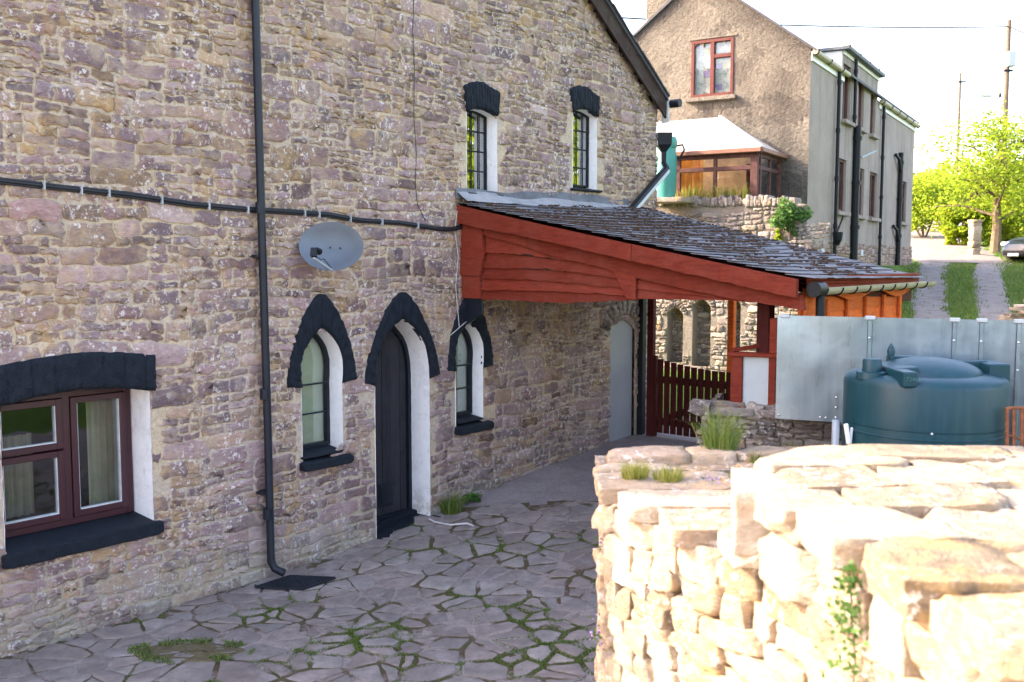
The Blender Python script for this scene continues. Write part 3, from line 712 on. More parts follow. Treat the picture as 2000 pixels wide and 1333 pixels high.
# lancets
def lancet_window(hole, oi, oo, dep, sl, lab, u0, u1, zb, za, seed, blind=True):
    f = MB(); inner = [(p[0]*.985+.015*(u0+u1)/2, p[1]) for p in hole]
    base = [(p[0], max(p[1], zb)) for p in hole]
    q = frame_poly(f, base[::-1][::-1], .035, -dep+.03, -dep-.03)
    o = f.build('lancet_window', 'black_smooth', house, label=lab)
    h = za-zb
    for t in (.28, .52): bars = MB(); ubar(bars, u0+.03, u1-.03, zb+h*t-.008, zb+h*t+.008, -dep+.012, -dep+.028, .002); bars.build('glazing_bar', 'black_smooth', o)
    pane(q, -dep, 'pane', o, 'glass')
    if blind: pane(base, -dep-.06, 'blind', o, 'blind')
    reveal(hole, dep+.02, 'reveal', o); band(oi, oo, 'black', 'stone_surround', o, .032, 56, 5, seed, 11)
    for (a, b, c, d, ot) in sl: sill(a, b, c, d, ot, dep, o)
    return o
def half(pl, lo=1): return pl[lo:-1]
O1 = [(-1.15, 1.76), (-1.09, 2.12), (-.94, 2.46), (-.80, 2.63), (-.715, 2.66), (-.63, 2.62), (-.48, 2.42), (-.34, 2.1), (-.278, 1.76)]
OD = [(-.178, 1.70), (-.10, 2.06), (.09, 2.42), (.27, 2.61), (.38, 2.65), (.49, 2.60), (.68, 2.36), (.86, 2.02), (.93, 1.7)]
O2 = [(1.06, 1.72), (1.10, 2.1), (1.24, 2.42), (1.36, 2.58), (1.44, 2.61), (1.52, 2.56), (1.69, 2.3), (1.80, 2.0), (1.84, 1.72)]
lancet_window(H_a1, half(H_a1), chai(O1, 3), .22, [(-1.015, -.38, .93, 1.045, .09), (-1.0, -.46, 1.045, 1.10, .035)], 'pointed window with cream blind, left of the plank door', -.975, -.465, 1.10, 2.33, 11)
lancet_window(H_a2, half(H_a2), chai(O2, 3), .19, [(1.175, 1.79, .985, 1.105, .09), (1.2, 1.66, 1.105, 1.16, .035)], 'pointed window with cream blind, under the corner of the red canopy', 1.195, 1.665, 1.16, 2.29, 23)
# plank door
dv = -.33; mb = MB(); nb = 6; du0, du1 = -.03, .775
for i in range(nb):
    a = du0+(du1-du0)*i/nb; b = du0+(du1-du0)*(i+1)/nb-.004; pts = [(a, .14), (b, .14)]
    def topz(u):
        best = .2; 
        for (p, q) in zip(H_dr, H_dr[1:]):
            if min(p[0], q[0]) <= u <= max(p[0], q[0]) and abs(p[0]-q[0]) > 1e-6: best = max(best, p[1]+(q[1]-p[1])*(u-p[0])/(q[0]-p[0]))
        return best
    k = 4; top = [(b+(a-b)*t/k, topz(b+(a-b)*t/k)-.002) for t in range(k+1)]
    mb.prism([L(p[0], dv+(.004 if i % 2 else 0), p[1]) for p in pts+top], -N*.04)
door = mb.build('plank_door', 'door', house)
f = MB(); frame_poly(f, [(p[0], max(p[1], .12)) for p in H_dr], .045, dv+.05, dv-.05); f.build('door_frame', 'black_smooth', door)
mb = MB(); ubar(mb, .02, .28, 1.12, 1.17, dv, dv+.015); mb.build('letter_slot', 'black_smooth', door)
mb = MB(); ubar(mb, .30, .52, .26, .52, dv, dv+.02, .006); ubar(mb, .325, .495, .285, .49, dv+.02, dv+.03, .003); mb.build('cat_flap', 'black_smooth', door)
mb = MB(); mb.tube([L(.06, dv, 1.30), L(.06, dv+.05, 1.30), L(.06, dv+.06, 1.25)], .012); mb.build('handle', 'black_smooth', door)
mb = MB()
for a, b, c, d, e, g in ((-.03, .775, .0, .12, -.36, -.2), (-.05, .82, -.06, .045, -.36, .13)):
    mb.grid(lambda s, t: L(a+(b-a)*s, [e, g-.01, g, g][int(round(t*3))]+.006*nz(s*9, t*3), [d, d, d-.012, c][int(round(t*3))]+.09*max(0, s-.1)*(1 if b > .8 else .5)), 16, 3)
mb.grid(lambda s, t: L(.82, -.36+.49*s, -.06+.19*t), 1, 1); mb.build('door_step', 'black', door, smooth=True, ang=35)
reveal(H_dr, .36, 'reveal', door); band(half(H_dr), chai(OD, 3), 'black', 'stone_surround', door, .034, 60, 5, 31, 13)
# upper leaded windows
def upper(hole, u0, u1, zb, zt, lint_in, lint_out, sl, lab, seed, dep):
    f = MB(); q = frame_poly(f, [(p[0], max(p[1], zb)) for p in hole], .02, -dep+.02, -dep-.02); o = f.build('leaded_window', 'gut', house, label=lab)
    b = MB()
    for i in range(1, 4): ubar(b, u0+(u1-u0)*i/4-.005, u0+(u1-u0)*i/4+.005, zb+.02, zt, -dep+.006, -dep+.018, .001)
    for i in range(1, 4): ubar(b, u0+.02, u1-.02, zb+(zt-zb)*i/4-.007, zb+(zt-zb)*i/4+.007, -dep+.008, -dep+.022, .001)
    b.build('glazing_bars', 'gut', o); pane(q, -dep, 'pane', o, 'glass2'); pane([(p[0], max(p[1], zb)) for p in hole], -dep-.06, 'curtain', o, m_plain('pale_net', (.62, .62, .6), .9, 0, .08, 3))
    reveal(hole, dep+.02, 'reveal', o); band(lint_in, lint_out, 'black', 'lintel', o, .03, 60, 7, seed, 12)
    mb = MB(); sill(sl[0], sl[1], sl[2], sl[3], .05, dep, o)
upper(H_u1, 1.395, 1.925, 3.79, 4.70, [(1.385, 4.655), (1.53, 4.70), (1.68, 4.71), (1.93, 4.655)], [(1.335, 4.93), (1.49, 4.995), (1.66, 5.015), (1.955, 4.93)], (1.36, 2.01, 3.715, 3.78), 'narrow leaded window nearest the satellite dish', 41, .17)
upper(H_u2, 3.405, 3.95, 3.95, 4.92, [(3.385, 4.875), (3.55, 4.93), (3.72, 4.935), (3.96, 4.865)], [(3.33, 5.15), (3.5, 5.22), (3.68, 5.23), (3.975, 5.13)], (3.35, 4.06, 3.875, 3.935), 'narrow leaded window nearest the roof verge', 43, .14)
# grey panel door with a stone arch, deep under the canopy
mb = MB(); ubar(mb, 4.31, 4.90, .43, 2.2, -.05, -.02, .004); o = mb.build('panel_door', 'greypanel', house)
mb = MB(); ubar(mb, 4.30, 4.94, .3, .43, -.3, .02, .004); mb.build('threshold', 'concrete', o); mb = MB(); ubar(mb, 4.31, 4.95, .4, 2.3, -.36, -.3, .002); mb.build('door_recess', 'dark', o)
mb = MB(); na = 13
for i in range(na):
    a0 = math.pi*(i+.04)/na; a1 = math.pi*(i+.96)/na; c = (4.62, 1.93)
    quad = [(c[0]+math.cos(a)*.36*r, c[1]+math.sin(a)*r*.30) for a, r in ((a0, .95), (a0, 1.65), (a1, 1.65), (a1, .95))]
    stone(mb, quad, mpw, .035, rnd, (), (rnd.random(), rnd.random(), 0), .003)
mb.build('stone_arch', 'grey_stone', o, smooth=True)
# roof and bargeboards
def roof_slab(mb, a, b, c, d, th): mb.add([a, b, c, d, a-ZV*th, b-ZV*th, c-ZV*th, d-ZV*th], [(0, 1, 2, 3), (7, 6, 5, 4), (0, 4, 5, 1), (1, 5, 6, 2), (2, 6, 7, 3), (3, 7, 4, 0)])
OV = .12; EV = .08; zr = lambda u: ZR+.17+SL*(UR-u) if u > UA else ZL+.17+SL*(u-UL)
mb = MB(); ze = ZR+.17-SL*EV
roof_slab(mb, L(UR+EV, OV+.03, ze+.07), L(UA, OV+.03, ZA+.14), L(UA, -DEP-.2, ZA+.14), L(UR+EV, -DEP-.2, ze+.07), .05)
roof_slab(mb, L(UL-EV, OV+.03, ZL+.17-SL*EV+.07), L(UL-EV, -DEP-.2, ZL+.17-SL*EV+.07), L(UA, -DEP-.2, ZA+.14), L(UA, OV+.03, ZA+.14), .05)
k = 46   # slate ends along the verge
for i in range(k):
    u = UR+EV-(UR+EV-UA)*i/k; mb.box(L(u-.08, OV+.02, ze+.085+SL*(UR+EV-u+.08)), (D*-1+ZV*(SL+.06)), N, ZV*1+D*SL, .10, .035+.012*rnd.random(), .008)
mb.build('roof', 'roofslate', house)
mb = MB(); mb.prism([L(UR+EV+.0, OV, ze+.02), L(UA, OV, ZA+.09), L(UA, OV, ZA-.16), L(UR+EV, OV, ze-.23)], -N*.03); mb.prism([L(UL-EV, OV, ZL+.17-SL*EV+.02), L(UA, OV, ZA+.09), L(UA, OV, ZA-.17), L(UL-EV, OV, ZL+.17-SL*EV-.24)], -N*.03)
mb.build('bargeboard', 'blacktimber', house)
mb = MB(); mb.prism([L(UR+EV-.02, 0.03, ze-.06), L(UA, .03, ZA+.01), L(UA, OV-.03, ZA+.01), L(UR+EV-.02, OV-.03, ze-.06)], ZV*-.02); mb.build('soffit', 'blacktimber', house)
mb = MB(); mb.box(L(UR+EV+.02, OV-.03, ze-.12), D, N, ZV, .012, .06, .17, None, .004); mb.build('end_board', 'seal', house)
# gutter on the right eaves
mb = MB(); mb.tube([L(UR+EV+.07, .30, ze-.02), L(UR+EV+.07, -DEP, ze-.02)], .06, 10); mb.build('eaves_gutter', 'gut', house)
# downpipe
mb = MB(); pv_ = .09; pp = [L(-1.475, pv_, 7.0), L(-1.465, pv_, 5.3), L(-1.45, pv_, 3.4), L(-1.43, pv_, 1.5), L(-1.425, pv_, .16), L(-1.41, pv_+.03, .09), L(-1.36, pv_+.11, .05)]
mb.tube(pp, .037, 14)
for z in (5.42, 3.46, 1.75, .62): mb.tube([L(-1.46+.01*(4-z)*.3, pv_, z-.05), L(-1.46+.01*(4-z)*.3, pv_, z+.05)], .045, 14)
pipe = mb.build('downpipe', 'black_smooth', house, smooth=True, ang=40)
for z in (5.33, 3.02, .82): b = MB(); b.box(L(-1.46, .04, z), D, N, ZV, .06, .05, .014, None, .003); b.build('bracket', 'black_smooth', pipe)
# hopper and slanting pipe at the right-hand corner
a = L(*(lambda q: (q[0], .12, q[1]))(uz(1302, 330, .12))); b = L(*(lambda q: (q[0], .16, q[1]))(uz(1232, 412, .16)))
mb = MB(); mb.beam(a+ZV*.03, b+ZV*.03, .085, .03, bev=.004); mb.tube([a, b], .05, 12); o = mb.build('slanting_gutter_pipe', 'gut', house)
mb = MB(); mb.beam(a+N*.05+ZV*-.03, b+N*.05+ZV*-.03, .01, .05); mb.build('pipe_lining', 'galv_paint', o)
c = L(UR+.13, .05, 4.64); mb = MB(); mb.lathe(c, [(.02, -.28), (.045, -.27), (.05, -.10), (.14, 0), (.15, .17), (.13, .17), (.10, .02)], 4); mb.tube([c-ZV*.25, a], .04); mb.build('rain_hopper', 'gut', house)
mb = MB(); b = b-ZV*.02; pts = [b+D*-.05, b+D*.1+N*.05, b+N*.10+D*.30-ZV*.02, b+N*.16+D*.52-ZV*.04]; mb.tube(pts, [.04, .055, .05, .058], 12)
mb.tube([pts[-1], pts[-1]+D*.03], .065, 12); mb.build('rain_diverter', 'bluebag', label='blue plastic pipe end lying on the canopy slates under the slanting pipe', category='pipe', smooth=True, ang=40)
# ------------------------------------------------------------------ cables, dish, grate
mb = MB(); cp = [(-10, 348), (0, 350), (60, 357), (125, 364), (250, 378), (370, 396), (490, 407), (560, 411), (640, 417), (700, 428), (780, 433), (830, 441), (850, 445), (880, 446), (905, 438), (916, 434)]
for k in range(3):
    pts = [L(*(lambda q: (q[0], .03+.014*(k == 1)+.012*nz(x*.02), q[1]-.016*k+.006*nz(x*.013, k*3)))(uz(x, y))) for x, y in cp]
    pts2 = []
    for p, q in zip(pts, pts[1:]): pts2 += [p, (p+q)/2]
    mb.tube(pts2+[pts[-1]], .0105, 6)
cb = mb.build('cable_bundle', 'wire', label='bundle of black cables sagging across the stone wall behind the downpipe', category='cable', smooth=True)
mb = MB()
for x, y in ((80, 359), (153, 368), (207, 374), (310, 388), (402, 399), (478, 407), (589, 414), (617, 416), (678, 425), (740, 431), (810, 438)):
    u, z = uz(x, y); mb = MB(); mb.box(L(u, .035, z-.017), D, N, ZV, .006, .03, .036, None, .002); mb.build('clip', 'clip', cb)
mb = MB(); mb.tube([L(*(lambda q: (q[0], .025, q[1]))(uz(x, y))) for x, y in ((805, -10), (803, 60), (806, 140), (805, 230), (810, 300), (808, 360), (812, 400), (828, 432))], .0045, 5)
mb.build('thin_cable', 'wire', label='thin dark wire hanging down the stone wall above the black cable bundle', category='cable')
mb = MB(); mb.tube([L(*(lambda q: (q[0], v, q[1]))(uz(x, y, v))) for x, y, v in ((893, 412, .03), (888, 450, .03), (895, 500, .03), (890, 560, .03), (897, 640, .05), (880, 655, .05), (915, 625, .06))], .0045, 5)
mb.build('white_cord', 'string', label='thin white cord hanging down beside the red canopy corner', category='cord')
mb = MB(); mb.tube([yz(838, 1019)+ZV*.03, yz(848, 1023)+ZV*.02, yz(880, 1029)+ZV*.02, yz(912, 1028)+ZV*.03, yz(925, 1031)+ZV*.02], .010, 6)
mb.build('floor_pipe', 'string', label='white pipe lying on the paving beside the door step', category='pipe')
_u, _z = uz(647, 481, .34); dc = L(_u, .34, _z); dn = (Vector((0.02, -1, .26))).normalized()
dish = thing('satellite_dish', dc, 'grey oval satellite dish on the stone wall beside the downpipe', 'satellite dish')
dx = Vector((1, .02, -.06)); dx = (dx-dn*dx.dot(dn)).normalized(); dy = dn.cross(dx)
def dpt(a, r, back=0): x = .305*r*math.cos(a); y = .238*r*math.sin(a); return dc+dx*x+dy*y+dn*(-.07*(1-r*r)-back)
mb = MB(); sg = 48; vs = []; fs = []
rs = [0, .25, .5, .75, .93, 1.0]
for bk in (0, .006):
    for r in rs:
        for k in range(sg): vs.append(dpt(2*math.pi*k/sg, max(r, .001), bk)+(dn*.004 if r == .93 else Vector((0, 0, 0))))
for b in (0, 1):
    for i in range(len(rs)-1):
        for k in range(sg): o_ = b*len(rs)*sg; q = (o_+i*sg+k, o_+i*sg+(k+1) % sg, o_+(i+1)*sg+(k+1) % sg, o_+(i+1)*sg+k); fs.append(q if b == 0 else q[::-1])
o_ = len(rs)*sg
for k in range(sg): fs.append(((len(rs)-1)*sg+k, (len(rs)-1)*sg+(k+1) % sg, o_+(len(rs)-1)*sg+(k+1) % sg, o_+(len(rs)-1)*sg+k))
mb.add(vs, fs); refl = mb.build('reflector', 'dish', dish, smooth=True, ang=45)
mb = MB()
for x, y in ((-.02, .0), (.075, .0), (-.02, -.17), (.055, -.17)): mb = MB(); mb.tube([dc+dx*x+dy*y-dn*.072, dc+dx*x+dy*y-dn*.05], .008, 8); mb.build('bolt', 'iron', refl)
mb = MB(); b0_ = dc-dy*.235+dx*.03-dn*.02; lnb = dc-dy*.14-dx*.105+dn*.26
mb.beam(b0_, lnb-dy*.05, .022, .028, dn); mb.tube([b0_, b0_-dn*.2+dy*.1], .015); mb.build('arm', 'galv_paint', dish)
mb = MB(); mb.box(lnb, dx, dy, dn, .028, .042, .03, None, .006); mb.tube([lnb+dx*.02+dy*.035-dn*.0, lnb+dx*.03+dy*.035-dn*.09], [.018, .032], 14); mb.build('receiver_head', 'gut', dish)
mb = MB(); mb.tube([lnb-dy*.03+dx*.02, lnb-dy*.05+dx*.06-dn*.05, (lnb+b0_)/2+dy*.03, b0_+dy*.01], .004, 6); mb.build('lead', 'wire', dish)
mb = MB(); mb.box(L(_u+.1, .01, _z-.08), D, N, ZV, .07, .014, .12, None, .004); mb.tube([L(_u+.1, .02, _z-.08), L(_u+.08, .14, _z-.07), dc-dn*.08], .022, 10); mb.build('wall_bracket', 'galv_paint', dish)
# drain grate
g0 = [yz(*p)+ZV*.024 for p in ((498, 1152), (566, 1130), (655, 1134), (590, 1157))]
mb = MB(); E = lambda a, b: (g0[0]*(1-a)+g0[3]*a)*(1-b)+(g0[1]*(1-a)+g0[2]*a)*b
nA, nB = 12, 11
for i in range(nA+1): mb.beam(E(i/nA, 0), E(i/nA, 1), .007 if 0 < i < nA else .014, .018, bev=.001)
for i in range(nB+1): mb.beam(E(0, i/nB)+ZV*.002, E(1, i/nB)+ZV*.002, .007 if 0 < i < nB else .014, .016, bev=.001)
gr = mb.build('drain_grate', 'iron', label='square black drain grate in the paving at the foot of the downpipe', category='drain grate')
mb = MB(); mb.add([p-ZV*.004 for p in g0], [(0, 1, 2, 3)]); mb.build('drain_pit', 'dark', gr)
# ------------------------------------------------------------------ canopy (carport)
cpt = thing('canopy', L(3, 2, .3), 'long red timber canopy with a mossy slate roof leaning on the stone house', 'canopy')
UF = 1.36; UB = 5.05
A = L(1.25, .0, 3.64); B = L(5.0, 0.0, 3.73)
Cc = at(1795, 541, 10.95); Dd = L(UF-.04, 4.10, 2.835)
def rp(a, b, h=0.): p = (A*(1-a)+B*a)*(1-b)+(Dd*(1-a)+Cc*a)*b; return p+ZV*(h-.035*math.sin(math.pi*b)*math.sin(math.pi*a))   # a along wall, b down slope
rn = (B-A).cross(A-Dd).normalized(); rn = rn if rn.z > 0 else -rn
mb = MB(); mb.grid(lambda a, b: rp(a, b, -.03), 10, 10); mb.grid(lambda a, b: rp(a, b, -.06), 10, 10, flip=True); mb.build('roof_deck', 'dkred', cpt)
mb = MB(); rows = 22
for r in range(rows):
    b0 = r/rows; b1 = (r+1)/rows+.018; a = -.01-rnd.random()*.06
    while a < 1.0:
        wd = rnd.uniform(.055, .085); a1 = min(1.012, a+wd-.003); aa = max(a, -.012); jt = rnd.uniform(-.006, .006); th = rnd.uniform(-.0015, .002)
        if a1-aa > .01:
            p = [rp(aa, b0, -.006), rp(a1, b0, -.006), rp(a1, b1+jt*.7, .013+th), rp(aa, b1+jt*.7+rnd.uniform(-.002, .002), .013+th)]
            mb.add(p+[q-ZV*.006 for q in p], [(0, 3, 2, 1), (4, 5, 6, 7), (2, 3, 7, 6), (0, 4, 7, 3), (1, 2, 6, 5)])
        a += wd
mb.build('slates', 'slate', cpt)
mb = MB(); cnt = 0
while cnt < 2600:
    a = rnd.random(); b = rnd.random()
    d = .75*math.exp(-((b-.25)/.25)**2)+.35*math.exp(-((b-.65)/.3)**2)+.9*nz(a*6, b*9)-.12
    if a < .06 and b > .4: d -= .25
    if rnd.random() > d: continue
    cnt += 1; b = round(b*rows)/rows+rnd.uniform(-.006, .014); b = min(max(b, .03), .985); c = rp(a, b, .014); s_ = rnd.uniform(.007, .021)
    rock(mb, c, D, N, rn, s_*rnd.uniform(.7, 1.6), s_, s_*.5, .35, 2)
mb.build('moss', 'moss', cpt, smooth=True, kind='stuff', label='dark brown moss clumps scattered over the slates')
mb = MB()
mb.grid(lambda a, b: L(1.22+3.62*a, .02+.16*b+.03*nz(a*7, 2), 3.745+.05*nz(a*5, 1)*(1-b)-.108*b+.0*a)+ZV*(.012*nz(a*20, b*5)), 40, 4, flip=True)
mb.build('roof_flashing', 'cement', cpt, smooth=True)
mb = MB(); mb.grid(lambda a, b: L(1.20+3.5*a, .035-.012*b+.01*nz(a*12, b*4), 3.665+(.12+.05*nz(a*6, 3)+.04*sstep(.15, .5, a))*b), 50, 4, flip=False); mb.build('wall_flashing', 'lead', cpt, smooth=True)
# front gable of the canopy: plane u = UF
def G(v, z, o=0.): return L(UF-o, v, z)     # o: towards the viewer along the wall
def board(mb, top, bot, o, th=.022, nn=16, wav=.008, seed=0, lean=.022):
    def sm(pl, t):
        v = pl[0][0]+(pl[-1][0]-pl[0][0])*t
        for (a, b) in zip(pl, pl[1:]):
            if v <= b[0]+1e-9: k = (v-a[0])/(b[0]-a[0]); return v, a[1]+(b[1]-a[1])*k
        return pl[-1]
    vs = []; fs = []
    for i in range(nn+1):
        t = i/nn; vt, zt = sm(top, t); vb, zb = sm(bot, t); zb += wav*nz(vb*4, seed)+wav*.6*nz(vb*11, seed)
        vs += [G(vt, zt, o), G(vb, zb, o+lean), G(vb, zb, o-th), G(vt, zt, o-th)]
    for i in range(nn):
        for k in range(4): fs.append((i*4+k, (i+1)*4+k, (i+1)*4+(k+1) % 4, i*4+(k+1) % 4))
    fs += [(0, 1, 2, 3), (nn*4+3, nn*4+2, nn*4+1, nn*4)]; mb.add(vs, fs, (rnd.random(), rnd.random(), 0))
bt = [(-.0, 3.60), (1.26, 3.345), (2.4, 3.125), (3.19, 2.975), (4.06, 2.815)]; bb = [(.0, 3.395), (1.26, 3.185), (2.4, 2.965), (3.19, 2.815), (4.06, 2.655)]
def cut(pl, a, b):
    def e(v):
        for p, q in zip(pl, pl[1:]):
            if v <= q[0]+1e-9: return (v, p[1]+(q[1]-p[1])*(v-p[0])/(q[0]-p[0]))
        return pl[-1]
    return [e(a)]+[p for p in pl if a < p[0] < b]+[e(b)]
for i, (a, b) in enumerate(((.0, 1.20), (1.205, 2.34), (2.345, 3.30), (3.305, 4.04))):
    mb = MB(); board(mb, cut(bt, a, b), cut(bb, a, b), .125+.006*(i % 2), .05, 14, .012, i, .012); mb.build('barge_board', 'red', cpt)
lt = [(.30, 3.36), (1.3, 3.20), (2.35, 2.99), (3.2, 2.84), (4.06, 2.68)]; lb = [(.30, 3.275), (.42, 3.235), (.75, 3.17), (1.0, 3.115), (1.3, 3.02), (1.9, 2.92), (2.35, 2.81), (3.0, 2.69), (3.3, 2.645), (4.1, 2.545)]
for a, b in ((.33, .95), (.955, 4.08)): mb = MB(); board(mb, cut(lt, a, b), cut(lb, a, b), .045, .05, 30, .01, 5+a, .01); mb.build('rafter_board', 'red', cpt)
bz = [([(.28, 3.28), (2.0, 2.94)], [(.28, 3.06), (1.0, 3.04), (2.2, 2.88)]), ([(.28, 3.08), (2.3, 2.9)], [(.28, 2.895), (1.2, 2.89), (2.3, 2.79)]), ([(.28, 2.91), (2.3, 2.83)], [(.28, 2.775), (1.1, 2.77), (2.3, 2.70)]), ([(.28, 2.79), (2.3, 2.73)], [(.28, 2.645), (1.3, 2.655), (2.32, 2.625)]), ([(.28, 2.66), (2.35, 2.65)], [(.28, 2.545), (.9, 2.54), (1.5, 2.53), (2.0, 2.575), (2.35, 2.585)])]
for i, (t, b) in enumerate(bz): mb = MB(); board(mb, t, b, .004-.001*i, .03, 30, .022, 20+i*3, .03); mb.build('waney_board', 'red', cpt)
mb = MB(); board(mb, [(2.33, 2.80), (3.0, 2.70), (3.45, 2.63)], [(2.33, 2.70), (3.45, 2.62)], .004, .02, 10, .008, 41); mb.build('waney_board', 'red', cpt)
mb = MB(); board(mb, [(2.33, 2.72), (3.6, 2.65)], [(2.33, 2.60), (3.3, 2.615), (3.6, 2.60)], .0, .02, 10, .004, 43); mb.build('waney_board', 'red', cpt)
mb = MB(); mb.prism([G(2.08, 2.88, .04), G(2.35, 2.82, .04), G(2.35, 2.595, .04), G(2.25, 2.60, .04)], D*-.02); mb.build('gusset', 'red', cpt)
mb = MB(); mb.prism([G(.0, 3.39, .04), G(.33, 3.33, .04), G(.36, 3.05, .04), G(.30, 2.80, .04), G(.0, 2.81, .04)], D*-.035); mb.prism([G(.01, 2.805, .03), G(.28, 2.795, .03), G(.29, 2.55, .03), G(.01, 2.55, .03)], D*-.03); mb.build('wall_post', 'red', cpt)
mb = MB(); mb.prism([G(.0, 2.548, .0), G(.29, 2.548, .0), G(.30, 2.38, .0), G(.16, 2.30, .0), (G(.0, 2.22, .0))], D*-.036); mb.build('black_bracket', 'black_smooth', cpt, label='black painted bracket under the red wall post')
# structure behind: rafters, wall plate
for i in range(7):
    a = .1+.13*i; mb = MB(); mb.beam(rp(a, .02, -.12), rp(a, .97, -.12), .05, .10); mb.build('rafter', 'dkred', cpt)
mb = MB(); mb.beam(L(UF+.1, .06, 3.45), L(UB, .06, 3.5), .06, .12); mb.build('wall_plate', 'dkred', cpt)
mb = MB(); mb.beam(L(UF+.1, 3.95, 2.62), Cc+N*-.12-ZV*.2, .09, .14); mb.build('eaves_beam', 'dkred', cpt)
# posts
mb = MB(); _p = L(UF-.0, 3.17, 0); _d = ray(1494, 690); _n = Vector((-.403, -.915, 0)); _q = C0+_d*((_p-_n*.20-C0).dot(_n)/_d.dot(_n)); mb.beam(Vector((_q.x, _q.y, 1.60)), Vector((_q.x, _q.y, 2.68)), .13, .12, D, .01); mb.build('post', 'dkred', cpt)
def P(s): return L(UB, s, 0)
gv = lambda x, y: ((lambda d: (C0+d*((L(UB, 0, 0)-C0).dot(D)/d.dot(D))))(ray(x, y)))
def sv(x): return (gv(x, 700)-L(UB, 0, 0)).dot(N)
mb = MB(); mb.beam(P(sv(1252))+ZV*.38, P(sv(1252))+ZV*3.3, .11, .10, D, .006); mb.build('post', 'gut', cpt, label='black post beside the house corner')
mb = MB(); mb.beam(P(sv(1272))+ZV*.38, P(sv(1272))+ZV*3.2, .10, .08, D, .006); mb.build('post', 'dkred', cpt)
mb = MB(); mb.beam(P(sv(1420))+D*.12+ZV*.48, P(sv(1420))+D*.12+ZV*2.9, .09, .09, D, .006); mb.build('post', 'orange', cpt, label='orange post behind the gate')
mb = MB(); mb.beam(Cc-N*.25-D*.1-ZV*1.9, Cc-N*.25-D*.1-ZV*.1, .1, .1, D, .006); mb.build('post', 'orange', cpt)
# outer side: orange boarding, wavy fascia, gutter
q0 = L(UF+.03, 4.02, 0); q1 = Vector((Cc.x, Cc.y, 0))-N*.06; sd = (q1-q0); sl_ = sd.length; sdir = sd.normalized(); sn = Vector((sdir.y, -sdir.x, 0)); 
zg = lambda t: 2.79+(Cc.z-2.79)*t
mb = MB(); nbd = 14
for i in range(-5, 7):  # lowest rows are unseen, added to block light under the canopy
    xs_ = .0 if i > 4 else .45
    mb.add([*[q0+sdir*(x)-sn*.03+ZV*z for x, z in ((xs_, 1.6+.15*i), (sl_*.86, 1.6+.15*i), (sl_*.86, 1.76+.15*i), (xs_, 1.76+.15*i))], *[q0+sdir*(x)-sn*y+ZV*z for x, z, y in ((xs_, 1.6+.15*i, .008), (sl_*.86, 1.6+.15*i, .008), (sl_*.86, 1.76+.15*i, .024), (xs_, 1.76+.15*i, .024))]], [(4, 5, 6, 7), (0, 3, 2, 1), (0, 1, 5, 4), (2, 3, 7, 6), (0, 4, 7, 3), (1, 2, 6, 5)])
mb.build('side_boarding', 'orange', cpt)
for i in range(6): mb = MB(); x = sl_*(.02+.165*i); mb.beam(q0+sdir*x+sn*.01+ZV*2.2, q0+sdir*x+sn*.01+ZV*2.62, .03, .055, sdir, .004); mb.build('batten', 'orange', cpt)
mb = MB(); vs = []; fs = []; nn = 50
for i in range(nn+1):
    t = i/nn; zb = zg(t)-.155-.045*math.cos(t*math.pi*2*2.4+.5); p = q0+sdir*sl_*t
    vs += [p+sn*.035+ZV*(zg(t)-.05), p+sn*.035+ZV*zb, p+sn*.01+ZV*zb, p+sn*.01+ZV*(zg(t)-.05)]
for i in range(nn):
    for k in range(4): fs.append((i*4+k, i*4+(k+1) % 4, (i+1)*4+(k+1) % 4, (i+1)*4+k))
mb.add(vs, fs); mb.build('scalloped_fascia', 'orange', cpt)
mb = MB(); mb.beam(q0+sn*.05+ZV*(zg(0)-.01), q0+sdir*sl_+sn*.05+ZV*(zg(1)-.01), .022, .11); mb.build('eaves_fascia', 'red', cpt)
mb = MB(); vs = []; fs = []; nn = 16
for i, t in enumerate((0, 1)):
    p = q0+sdir*(sl_+.25)*t-sdir*.02+sn*.125+ZV*(zg(t)-.055)
    for rr_ in (.062, .054):
        for k in range(9): a = math.pi*k/8; vs.append(p+sn*math.cos(a)*rr_-ZV*math.sin(a)*rr_)
for b in (0, 9):
    for k in range(8): fs.append((b+k, b+k+1, 18+b+k+1, 18+b+k))
fs += [(0, 9, 27, 18), (8, 26, 35, 17), list(range(9))]; mb.add(vs, fs); gut = mb.build('gutter', 'cream', cpt)
for i in range(9):
    b = MB(); t = .04+.115*i; p = q0+sdir*sl_*t+sn*.125+ZV*(zg(t)-.055); b.tube([p+sn*math.cos(a)*.066-ZV*math.sin(a)*.066 for a in [math.pi*k/8 for k in range(9)]], .009, 6); b.build('bracket', 'gut', gut)
mb = MB(); p = q0+sn*.125+sdir*.03+ZV*(zg(0)-.06); mb.tube([p+sdir*-.07, p+sdir*.1], .069, 12); pz = q0+sn*.125+sdir*.12+ZV*0; mb.tube([pz+ZV*1.6, pz+ZV*(zg(0)-.08)], .04, 12); mb.build('downpipe', 'gut', cpt, smooth=True, ang=40)
